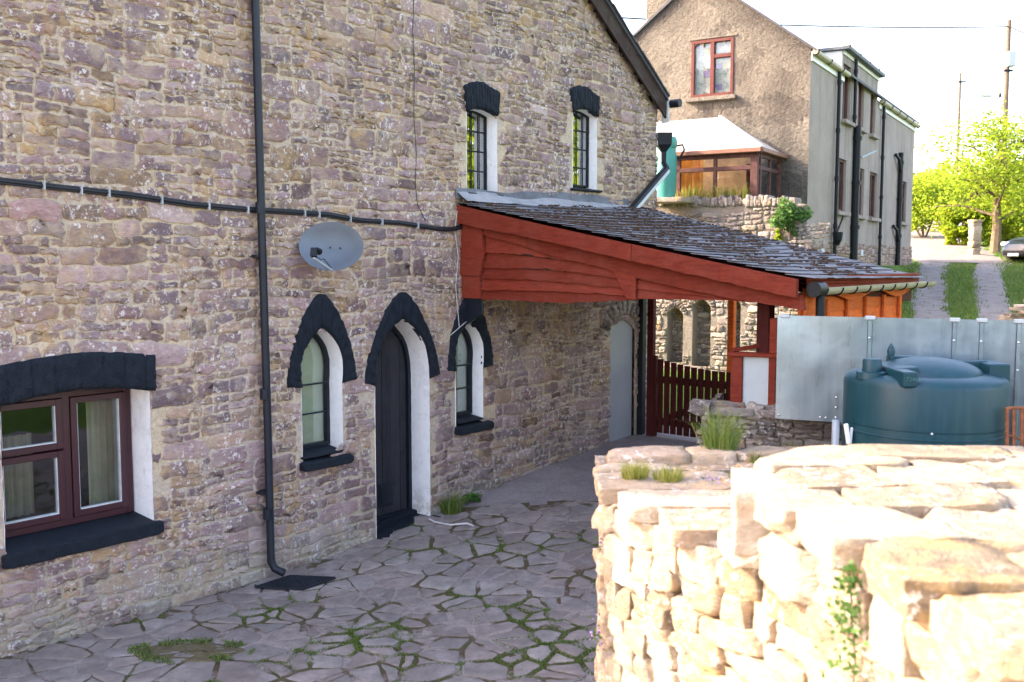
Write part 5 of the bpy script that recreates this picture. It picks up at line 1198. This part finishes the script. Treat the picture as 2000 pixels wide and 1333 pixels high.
mb = MB(); hl = [[(a, c), (a, d), (b, d), (b, c)] for a, b, c, d in SWIN]
sheet(mb, [(0, 3.3), (0, ZE), (2.8, ZE), (2.8, 7.88), (7.0, 7.88), (7.0, ZE), (HL, ZE), (HL, 3.3)], hl, lambda u, z, v: HS(u, z, v), 0)
mb.add([HS(HL, 1.6), HG(HW, 1.6)+Dh*HL, HG(HW, ZE)+Dh*HL, HG(HW/2, ZP)+Dh*HL, HS(HL, ZE)], [(0, 1, 2, 3, 4)]); mb.add([HG(HW, 1.6), HG(HW, 1.6)+Dh*HL, HG(HW, ZE)+Dh*HL, HG(HW, ZE)], [(0, 1, 2, 3)])
mb.build('side_wall', 'render', fh)
mb = MB(); mb.box(HS(HL/2, 2.43, -.06), Dh, Nh, ZV, HL/2, .04, .87); mb.build('plinth', 'grey_mortar', fh)
mb = MB(); rubble(mb, 0, HL, 2.2, 3.28, lambda u, z, v: HS(u, z, v-.015), random.Random(41), (), None, (.2, .34), (.4, .9), (.012, .03), .02, .008, minw=.14); mb.build('plinth_stones', 'stone', fh, smooth=True)
for s in (1.35, 5.5, 7.9): mb = MB(); mb.box(HS(s, 3.14, .01), Dh, Nh, ZV, .14, .02, .08, None, .005); mb.build('air_vent', 'seal', fh)
for i, (a, b, c, d) in enumerate(SWIN):
    mb = MB(); f = .06
    for (x0, x1, y0, y1) in ((a, a+f, c, d), (b-f, b, c, d), (a+f, b-f, c, c+f), (a+f, b-f, d-f, d), ((a+b)/2-.03, (a+b)/2+.03, c+f, d-f)): mb.box(HS((x0+x1)/2, (y0+y1)/2, -.10), Dh, Nh, ZV, (x1-x0)/2, .035, (y1-y0)/2, None, .004)
    o = mb.build('window', 'oldred', fh); mb = MB(); mb.prism([HS(a+f, c+f, -.11), HS(b-f, c+f, -.11), HS(b-f, d-f, -.11), HS(a+f, d-f, -.11)], -Nh*.01); mb.build('pane', 'glass', o)
    mb = MB(); mb.prism([HS(a, c, -.3), HS(b, c, -.3), HS(b, d, -.3), HS(a, d, -.3)], -Nh*.01); mb.build('curtain', 'curtain', o)
    mb = MB()
    for q in ([(a, c), (a, d)], [(a, d), (b, d)], [(b, d), (b, c)], [(b, c), (a, c)]): mb.add([HS(*q[0], 0), HS(*q[1], 0), HS(*q[1], -.3), HS(*q[0], -.3)], [(0, 1, 2, 3)])
    mb.build('reveal', 'render', o); mb = MB(); mb.box(HS((a+b)/2, c-.05, .03), Dh, Nh, ZV, (b-a)/2+.1, .09, .045, None, .008); mb.build('sill', 'render', o)
# gable window with pasted papers
a, b, c, d = win_g; mb = MB(); f = .07; sp = a+(b-a)*.50
for (x0, x1, y0, y1) in ((a, a+f, c, d), (b-f, b, c, d), (a+f, b-f, c, c+f), (a+f, b-f, d-f, d), (sp-.045, sp+.045, c+f, d-f), (a+f, sp-.045, d-.42, d-.34)): mb.box(HG((x0+x1)/2, (y0+y1)/2, -.03), Dg, Dh, ZV, (x1-x0)/2, .05, (y1-y0)/2, None, .006)
o = mb.build('papered_window', m_plain('red_brown_frame', (.11, .028, .02), .5), fh, label='red brown gable window with papers stuck inside the glass'); mb = MB(); mb.prism([HG(a+f, c+f, -.05), HG(b-f, c+f, -.05), HG(b-f, d-f, -.05), HG(a+f, d-f, -.05)], Dh*.01); mb.build('pane', 'glass3', o)
mb = MB(); mb.prism([HG(a, c, -.09), HG(b, c, -.09), HG(b, d, -.09), HG(a, d, -.09)], Dh*.01)
for i in range(7):
    for j in range(8):
        x0 = a+(b-a)*i/7+rnd.uniform(-.03, .03); z0 = c+(d-c)*j/8+rnd.uniform(-.03, .03); ww = rnd.uniform(.05, .09); hh = rnd.uniform(.06, .10); o2 = -.083+.0004*(i*8+j)
        if rnd.random() < .75: mb.prism([HG(x0, z0, o2), HG(x0+ww*2, z0, o2), HG(x0+ww*2, z0+hh*2, o2), HG(x0, z0+hh*2, o2)], Dh*.0003, (rnd.random(), 0, 0))
mb.build('papers', 'papers', o)
mb = MB(); mb.box(HG((a+b)/2, c-.05, .03), Dg, Dh, ZV, (b-a)/2+.09, .10, .045, None, .01); mb.build('sill', 'dash', o); mb = MB(); mb.box(HG((a+b)/2, d+.03, .01), Dg, Dh, ZV, (b-a)/2+.07, .02, .02, None, .01); mb.build('head_board', 'dash', o)
# roof
mb = MB(); e = .12
for sgn in (0, 1):
    s0 = -e if sgn == 0 else HW+e; z0 = ZE+.13-(ZP-ZE)/(HW/2)*e
    roof_slab(mb, HG(s0, z0+.06, .06), HG(HW/2, ZP+.20, .06), HG(HW/2, ZP+.20, .06)+Dh*(HL+.1), HG(s0, z0+.06, .06)+Dh*(HL+.1), .06)
rf = mb.build('roof', 'roofslate', fh)
mb = MB(); mb.box(HG(3.55, 8.9, -.5), Dg, Dh, ZV, .3, .35, .75, None, .02); mb.build('chimney', 'dash', rf)
mb = MB(); mb.box(HS(4.9, 7.93, -.45), Dh, Nh, ZV, 2.15, .62, .04, None, .01); mb.build('dormer_roof', 'lead', rf)
mb = MB(); mb.prism([HS(2.82, 7.2, 0), HS(2.82, 7.88, 0), HS(2.82, 7.88, -.9), HS(2.82, 7.8, -.9)], Dh*.03); mb.build('dormer_cheek', 'whitepaint', rf)
def hgut(s0, s1, z, name='gutter'):
    mb = MB(); mb.box(HS((s0+s1)/2, z-.09, .02), Dh, Nh, ZV, (s1-s0)/2, .015, .09, None, .004); mb.build('fascia_board', 'whitepaint', fh)
    mb = MB(); mb.tube([HS(s0-.05, z-.01, .10), HS(s1+.1, z-.01, .10)], .06, 10); g = mb.build(name, 'cream', fh)
    k = s0
    while k < s1: b_ = MB(); b_.tube([HS(k, z+.05, .04), HS(k, z-.03, .045), HS(k, z-.085, .10), HS(k, z-.03, .165), HS(k, z+.02, .17)], .016, 5); b_.build('bracket', 'gut', g); k += 1.15
hgut(0, 2.95, 7.35); hgut(2.85, 7.05, 7.98); hgut(7.15, HL, 7.28)
def fpipe(px, y0, y1, r, elbow=()):
    s = None; d = ray(px, (y0+y1)/2); p = C0+d*((P0-C0).dot(Nh)/d.dot(Nh)); s = (p-P0).dot(Dh)
    z0 = (C0+ray(px, y0)*((P0-C0).dot(Nh)/ray(px, y0).dot(Nh))).z; z1 = (C0+ray(px, y1)*((P0-C0).dot(Nh)/ray(px, y1).dot(Nh))).z
    mb = MB(); mb.tube([HS(s, z1, .08), HS(s, z0, .08)], r, 10)
    z = z0-.3
    while z > z1: mb.tube([HS(s, z-.05, .08), HS(s, z+.05, .08)], r*1.3, 10); z -= 1.1
    for (dz, l) in elbow: mb.tube([HS(s, z1+dz, .08), HS(s-.55*l, z1+dz+.35, .10), HS(s-.9*l, z1+dz+.45, .05)], r*.7, 8)
    return mb.build('downpipe', 'gut', fh, smooth=True, ang=40), s
pp1, s1 = fpipe(1628, 132, 520, .042); mb = MB(); mb.lathe(HS(s1, 3.45, .14), [(.03, -.15), (.10, -.02), (.12, .16), (.10, .16)], 16); mb.beam(HS(s1, 3.6, .12), HS(s1+.6, 4.0, .12), .04, .04); mb.build('hopper', 'gut', pp1)
fpipe(1664, 115, 250, .042); fpipe(1664, 245, 530, .10); fpipe(1716, 205, 530, .042); fpipe(1751, 297, 530, .07, ((.9, .8), (3.0, .8)))
mb = MB(); mb.beam(HS(4.7, 5.55, .1), HS(5.2, 5.75, .35), .06, .04); mb.build('lamp_bracket', 'galv_paint', fh)
# garden room (conservatory) on the gable
cn = thing('conservatory', HG(2.4, 2.8, .9), 'small glazed garden room with peeling brown frames and a white hipped roof', 'conservatory')
o_ = 1.62; sL, sR = 4.4, .60; zE = 5.2; zB = 2.85
def CF(s, z): return HG(s, z, o_)
def post(a, b, w_=.09, d_=.07, nm='frame_post', up=Dh): mb = MB(); mb.beam(a, b, w_, d_, up, .008); return mb.build(nm, 'oldred', cn)
for s, w_ in ((sR+.05, .15), (1.48, .07), (2.30, .13), (3.3, .07), (4.3, .13)): post(CF(s, zB), CF(s, zE-.06), w_, .08)
for z, w_ in ((zE-.09, .12), (4.84, .09), (3.45, .12)): mb = MB(); mb.beam(CF(sR, z), CF(sL, z), .08, w_, ZV, .008); mb.build('frame_rail', 'oldred', cn)
for o2, w_ in ((1.5, .10), (.78, .06), (.08, .10)): post(HG(sR, zB, o2), HG(sR, zE-.06, o2), w_, .07)
for z, w_ in ((zE-.09, .12), (4.84, .08), (3.45, .12)): mb = MB(); mb.beam(HG(sR, z, .05), HG(sR, z, o_), .07, w_, ZV, .008); mb.build('frame_rail', 'oldred', cn)
mb = MB(); mb.prism([HG(sR, 3.4, o_), HG(sL, 3.4, o_), HG(sL, zE-.1, o_), HG(sR, zE-.1, o_)], Dh*.008); mb.build('front_pane', 'glass3', cn)
mb = MB(); mb.prism([HG(sR, 3.4, 0), HG(sR, 3.4, o_), HG(sR, zE-.1, o_), HG(sR, zE-.1, 0)], Dg*.008); mb.build('side_pane', 'glass2', cn)
mb = MB(); mb.prism([HG(sR, zB, 0), HG(sR, zB, o_), HG(sL, zB, o_), HG(sL, zB, 0)], ZV*.58); mb.build('dwarf_wall', 'grey_mortar', cn)
mb = MB(); mb.box(HG(2.6, 4.3, .04), Dg, Dh, ZV, 1.95, .02, .95); mb.build('inner_wall', m_plain('amber_panelling', (.42, .27, .15), .8, 0, .5, 3), cn)
mb = MB(); mb.grid(lambda a, b: HG(1.9+.75*a, 3.4+1.75*b, 1.2+.04*math.sin(a*30)), 40, 2); mb.build('blind', m_plain('orange_curtain', (.75, .30, .05), .8, 0, .4, 4), cn)
mb = MB(); mb.box(HG(.95, 4.2, .7), Dg, Dh, ZV, .16, .03, .8); mb.build('cupboard', 'dkred', cn)
ed = .12; zq_ = zE+.0; r1, r2 = 1.85, 3.6
tp = [HG(r1, 6.08, .35), HG(r2, 6.08, .35)]; ee = [HG(sR-ed, zq_, o_+ed), HG(sL+ed, zq_, o_+ed), HG(sL+ed, zq_, 0), HG(sR-ed, zq_, 0)]
mb = MB(); mb.add([ee[0], ee[1], tp[1], tp[0], HG(r1, 6.08, 0), HG(r2, 6.08, 0), ee[3], ee[2]], [(0, 1, 2, 3), (0, 3, 4, 6), (3, 2, 5, 4), (1, 7, 5, 2)])
mb.build('hipped_roof', m_sheet(), cn)
mb = MB(); mb.beam(ee[0]-ZV*.02, ee[1]-ZV*.02, .1, .09, bev=.01); mb.beam(ee[0]-ZV*.021, ee[3]-ZV*.021, .1, .09, bev=.01); mb.build('gutter', m_plain('brown_gutter', (.24, .12, .085), .5), cn)
mb = MB(); mb.beam(ee[0]+ZV*.03, tp[0]+ZV*.02, .07, .05); mb.build('hip_strip', 'seal', cn)
# ------------------------------------------------------------------ track, trees, poles, car
def strip(name, cl, wd, mat, lift=.02):
    mb = MB(); pts = []
    for (a, b) in zip(cl, cl[1:]):
        for i in range(12): t = i/12; pts.append((a[0]+(b[0]-a[0])*t, a[1]+(b[1]-a[1])*t, wd[0]+(wd[1]-wd[0])*len(pts)/(12*(len(cl)-1))))
    vs = []; fs = []; m = 6
    for i, (x, y, w_) in enumerate(pts):
        a = pts[max(0, i-1)]; b = pts[min(len(pts)-1, i+1)]; t = Vector((b[0]-a[0], b[1]-a[1], 0)).normalized(); n_ = Vector((t.y, -t.x, 0))
        for k in range(m+1):
            f = k/m*2-1; q = Vector((x, y, 0))+n_*f*w_/2*(1+.25*nz(y*.9, f*2, w_)); vs.append((q.x, q.y, gz(q.x, q.y)+lift+(-.05 if k in (0, m) else 0)))
    for i in range(len(pts)-1):
        for k in range(m): fs.append((i*(m+1)+k, i*(m+1)+k+1, (i+1)*(m+1)+k+1, (i+1)*(m+1)+k))
    mb.add(vs, fs); return mb.build(name, mat, origin=(0, 0, 0), smooth=True, kind='structure')
strip('gravel_track', [(7.6, 17), (9.3, 21.7), (12.9, 30), (14.6, 33.5)], (.85, 1.1), 'gravel'); strip('gravel_track', [(8.7, 17), (10.75, 21.7), (14.6, 30), (16.6, 33.5)], (.75, 1.1), 'gravel')
strip('lane', [(15.2, 32.6), (16.2, 36), (17.6, 40), (19.5, 46), (23, 54), (28, 62)], (3.3, 3.6), 'gravel', .03)
mb = MB(); k = 0
while k < 16000:
    y = 14+26*rnd.random()**1.3; x = y*rnd.uniform(.385, .56)
    if sdist(x, y, PLAT) < .2: continue
    cx1 = 9.3+(y-21.7)*.434; cx2 = 10.75+(y-21.7)*.464
    if min(abs(x-cx1), abs(x-cx2)) < .30+.22*nz(x*2.5, y*1.2)+.1*rnd.random() and rnd.random() < .97: continue
    if y > 32.5 and x < 17.8+(y-36)*.4: continue
    k += 1; blade(mb, (x, y, gz(x, y)), rnd.uniform(.04, .13), .012, (rnd.uniform(-.9, .9), rnd.uniform(-.9, .9), 0), (rnd.random(), 0, 0))
mb.build('grass', 'grass', origin=(0, 0, 0), kind='stuff', label='rough grass on both sides and in the middle of the track', category='grass')
def tree(name, c, H, rx, n, sz, mat, label, group=None, seed=0, trunk=.16, tf=.35, nb=9):
    c = Vector(c); t = thing(name, c, label, 'tree', group); b = MB(); a = MB(); r_ = random.Random(seed); tips = []
    top = c+Vector((r_.uniform(-.2, .2), 0, H*.85)); b.tube([c-ZV*.2, c+ZV*H*.2+Vector((.05, 0, 0)), c+ZV*H*.45, top], [trunk*1.3, trunk, trunk*.7, trunk*.15], 8)
    for i in range(nb):
        f = tf+(.85-tf)*i/nb; s_ = c+ZV*H*f*.95; an = i*2.4+r_.uniform(-.4, .4); L_ = rx*(1.05-.55*f)*r_.uniform(.8, 1.15); e_ = s_+Vector((math.cos(an)*L_, math.sin(an)*L_, H*.16*r_.uniform(.5, 1.5))); mid = (s_+e_)/2+ZV*.05*H
        b.tube([s_, mid, e_], [trunk*.4, trunk*.25, trunk*.06], 5); tips += [(mid, .75), (e_, .7), ((mid+e_)/2, .8)]
        for _ in range(3):
            e2 = mid+Vector((r_.gauss(0, 1), r_.gauss(0, 1), r_.gauss(.3, .7)))*rx*.32; b.tube([mid, e2], [trunk*.15, trunk*.04], 4); tips.append((e2, .6))
    tips.append((top, .6)); tips.append((top+ZV*H*.08, .35)); b.build('trunk', 'bark', t)
    for i in range(n):
        q, s_ = tips[r_.randrange(len(tips))]; rr = rx*.26*s_; o = Vector((r_.gauss(0, 1), r_.gauss(0, 1), r_.gauss(0, .8)))*rr; p = q+o
        u_ = Vector((r_.gauss(0, 1), r_.gauss(0, 1), r_.gauss(0, .7))).normalized(); v_ = u_.orthogonal().normalized(); z_ = sz*r_.uniform(.6, 1.4)
        a.add([p-u_*z_, p+v_*z_*.65, p+u_*z_, p-v_*z_*.65], [(0, 1, 2, 3)], (r_.random(), 0, 0))
    a.build('crown', mat, t); return t
ty = 37.0; tx = .494*ty; tree('young_tree', (tx, ty, gz(tx, ty)), 4.9, 2.9, 9000, .07, 'leaf', 'bright yellow green young tree behind the dark car and in front of the utility pole', None, 5, .17, .25, 12)
HZ = [(1800, 46, 2.6, 3.6, 'pale yellow green bush at the end of the far house'), (1850, 50, 2.8, 4.2, 'round yellow green bush between the far house and the young tree'), (1872, 41, 1.1, 2.4, 'low green hedge bush beside the stone gate pillar'), (1960, 41, 2.0, 3.3, 'dense green bush behind the young tree trunk'), (1995, 44, 2.4, 3.6, 'green bush in front of the dark fence at the right edge')]
for i, (px, Y, r_, h_, lb) in enumerate(HZ):
    x = (px-1000)/FPX*Y; bush('hedge_bush', (x, Y, gz(x, Y)-.2), r_, r_*.7, h_/2, 5200, .085, 'leaf', lb, 'bush', seed=i*7, clump=2.4)
for i, (px, Y, H, r_) in enumerate(((1790, 78, 6, 5), (1830, 84, 5.5, 5), (1905, 88, 6, 6), (1985, 80, 7, 6))):
    x = (px-1000)/FPX*Y; bush('distant_tree', (x, Y, gz(x, Y)-.5), r_, r_*.6, H/2, 3500, .2, 'leaf', 'hazy yellow green tree far beyond the lane, '+('behind the end of the far house', 'second from the far house', 'behind the young tree crown', 'at the right edge')[i], 'tree', 'distant trees beyond the lane', seed=30+i, clump=2.2)
# trees outside the picture that the windows mirror
for i, (x, y, H) in enumerate(((17, 9, 8.5), (16, 13, 7.5), (22, 17.5, 9))): tree('garden_tree', (x, y, gz(x, y)), H, 3.6, 5200, .16, 'leaf', 'leafy garden tree right of the yard, '+('nearest', 'middle', 'farthest')[i]+' of three', 'garden trees right of the yard', 60+i, .2, .25, 12)
def pole(px, ytop, Y, r, label, name='utility_pole'):
    x = (px-1000)/FPX*Y; z0 = gz(x, Y); zt = at(px, ytop, Y).z; t = thing(name, (x, Y, z0), label, 'pole', None); mb = MB(); mb.tube([(x+.02, Y, z0-.1), (x, Y, (z0+zt)/2), (x, Y, zt)], [r*1.25, r, r*.8], 10); mb.build('shaft', 'pole', t, smooth=True, ang=60); return t, Vector((x, Y, zt))
up, ut = pole(1948, 40, 45, .12, 'tall wooden utility pole with a grey box behind the young tree')
mb = MB(); mb.box(ut+Vector((.08, -.15, -1.75)), (1, 0, 0), (0, 1, 0), ZV, .17, .14, .33, None, .02); mb.build('junction_box', 'galv_paint', up)
mb = MB(); mb.box(ut+Vector((0, -.12, -2.25)), (1, 0, 0), (0, 1, 0), ZV, .2, .03, .05); mb.box(ut+Vector((0, -.12, -5.1)), (1, 0, 0), (0, 1, 0), ZV, .26, .03, .05); mb.box(ut+Vector((-.32, -.1, -3.35)), (1, 0, 0), (0, 1, 0), ZV, .04, .04, .1); mb.box(ut+Vector((-.3, -.1, -4.5)), (1, 0, 0), (0, 1, 0), ZV, .05, .05, .12); mb.build('fittings', 'gut', up)
mb = MB(); e = ut+Vector((0, 0, -3.35)); mb.tube([e+Vector((0, 0, -.3)), e+Vector((-.5, 0, 0)), e+Vector((-.75, 0, -.02))], .018, 6); mb.box(e+Vector((-.92, 0, 0)), (1, 0, -.03), (0, 1, 0), ZV, .26, .09, .05, None, .02); mb.build('street_lamp_arm', 'galv_paint', up)
u2, ut2 = pole(1859, 143, 66, .10, 'thin distant utility pole left of the young tree'); mb = MB(); mb.box(ut2+Vector((.1, -.1, -.6)), (1, 0, 0), (0, 1, 0), ZV, .25, .03, .05); mb.build('cross_arm', 'gut', u2)
wt = ut+Vector((0, 0, -.28))
def wire(a, b, sag, label, r=.014):
    mb = MB(); mb.tube([a.lerp(b, i/24)-ZV*sag*4*(i/24)*(1-i/24) for i in range(25)], r, 5); mb.build('overhead_wire', 'wire', label=label, category='wire')
wire(wt, at(1195, 34, 33), .15, 'overhead wire running from the utility pole behind the far house', .03); wire(wt, at(2080, 92, 40), .05, 'short overhead wire leaving the pole to the right', .028)
# stone gate pillar, dark fence, stacked stones
x = (1899-1000)/FPX*36; mb = MB(); cz = gz(x, 36); pl_ = thing('gate_pillar', (x, 36, cz), 'narrow pale stone gate pillar beside the young tree', 'pillar')
for i in range(9): rock(mb, (x+rnd.uniform(-.02, .02), 36, cz+.07+i*.13), (1, .1, 0), (-.1, 1, 0), ZV, .17, .17, .075, .12, 4, .85)
mb.build('stones', 'sun_stone', pl_, smooth=True)
mb = MB(); rock(mb, (x, 36, cz+1.25), (1, .1, 0), (-.1, 1, 0), ZV, .2, .2, .05, .08, 4, .85); mb.build('cap', 'sun_stone', pl_, smooth=True)
fx = thing('board_fence', (24, 47, gz(24, 47)), 'dark board fence behind the trees at the right edge', 'fence')
mb = MB()
for i in range(60): X_ = 22.0+i*.16; mb.box((X_, 47, gz(X_, 47)+1.25), (1, 0, 0), (0, 1, 0), ZV, .075, .015, 1.25+.03*rnd.random())
mb.build('boards', 'blacktimber', fx)
sp_ = thing('stone_heap', at(1975, 622, 12.2), 'heap of stacked pale flat stones beyond the right end of the metal screen', 'stones'); mb = MB(); base = at(1975, 628, 12.2)
for i in range(13):
    n_ = max(1, 7-i//2)
    for k in range(n_): x = base.x+.05+.09*i*.5+(k-2.2)*.17+rnd.uniform(-.02, .02); rock(mb, (x+.15, base.y+rnd.uniform(-.12, .12), base.z-.12+i*.034), (1, rnd.uniform(-.2, .2), 0), (0, 1, 0), ZV, rnd.uniform(.08, .15), .11, .018, .12, 4, .8)
mb.build('flat_stones', 'sun_stone', sp_, smooth=True)
for g in range(3): 
    mb = MB(); p = at(1975, 628, 12.2); break
mb = MB(); mb.box((base.x+.5, base.y, (base.z-.1+1.05)/2), (1, 0, 0), (0, 1, 0), ZV, .9, .22, (base.z-.1-1.05)/2); bw = mb.build('dry_stone_base', 'grey_mortar', sp_)
mb = MB(); rubble(mb, -.9, .9, 1.0, base.z-.1, lambda u, z, v: Vector((base.x+.5+u, base.y-.22-v, z)), random.Random(55), (), None, (.1, .18), (.2, .5), (.02, .05), .02, .004); mb.build('base_stones', 'grey_stone', bw, smooth=True)
# car: side outline lofted across its width
cy = 32.2; cx0 = (1966-1000)/FPX*cy; cz = gz(cx0+1, cy)
cr_ = thing('parked_car', (cx0+2.1, cy, cz), 'dark blue car with its rounded front showing at the right edge', 'car')
ca = R(14); cex = Vector((math.cos(ca), math.sin(ca), 0)); cey = Vector((-math.sin(ca), math.cos(ca), 0)); cc = Vector((cx0+.42, cy+.5, cz))
prof = [(0.02, .30), (0, .50), (.05, .68), (.22, .80), (.65, .92), (1.15, 1.0), (1.75, 1.42), (2.3, 1.50), (3.1, 1.46), (3.75, 1.05), (4.05, .95), (4.12, .6), (4.08, .3), (3.7, .22), (.5, .22)]
def cw(x, z): return .86-(.16*sstep(.95, 1.45, z))-.20*sstep(.6, 0, x)**2-.12*sstep(3.6, 4.1, x)
mb = MB(); vs = []; fs = []; m = 10; n = len(prof)
for k in range(m+1):
    f = k/m*2-1
    for x, z in prof: e = abs(f)**4; vs.append(cc+cex*(x+.10*e*(1 if x < .6 else 0)-.06*e*(x > 3.8))+cey*f*cw(x, z)+ZV*(z-.05*e*(z > .6)))
for k in range(m):
    for i in range(n): fs.append((k*n+i, k*n+(i+1) % n, (k+1)*n+(i+1) % n, (k+1)*n+i))
fs += [list(range(n)), [m*n+i for i in range(n)][::-1]]; mb.add(vs, fs); cbd = mb.build('body', 'carpaint', cr_, smooth=True, ang=35)
def cpn(x, y, z): return cc+cex*x+cey*y+ZV*z
mb = MB(); mb.prism([cpn(1.17, -.70, 1.03), cpn(1.17, .70, 1.03), cpn(1.70, .62, 1.40), cpn(1.70, -.62, 1.40)], (cpn(0, 0, .012)-cpn(.012, 0, 0))); mb.build('windscreen', 'black_smooth', cr_)
for sg in (-1, 1):
    mb = MB(); mb.prism([cpn(1.4, sg*.80, 1.02), cpn(3.55, sg*.80, 1.02), cpn(3.1, sg*.72, 1.38), cpn(1.85, sg*.72, 1.38)], cey*sg*.03); mb.build('side_window', 'black_smooth', cr_)
    mb = MB(); rock(mb, cpn(.17, sg*.56, .70), cex, cey, ZV, .10, .17, .07, .03, 6, .6); mb.build('headlight', 'lamp', cr_, smooth=True)
    for xx in (.78, 3.3):
        c = cpn(xx, sg*.80, .32); mb = MB(); mb.lathe(c-cey*sg*.10, [(.18, 0), (.31, 0), (.32, .03), (.32, .18), (.30, .21), (.19, .21)], 28, cey*sg); wl = mb.build('tyre', 'rubber', cr_, smooth=True, ang=40)
        mb = MB(); mb.lathe(c-cey*sg*.10, [(.19, .03), (.20, .19), (.17, .17), (.05, .15), (.001, .16)], 28, cey*sg); mb.build('rim', 'silver', wl, smooth=True)
mb = MB(); mb.box(cpn(.02, 0, .40), cex, cey, ZV, .03, .5, .07, None, .02); mb.build('grille', 'rubber', cr_)
mb = MB(); mb.box(cpn(-.015, 0, .33), cex, cey, ZV, .01, .24, .05, None, .004); mb.build('number_plate', 'whitepaint', cr_)
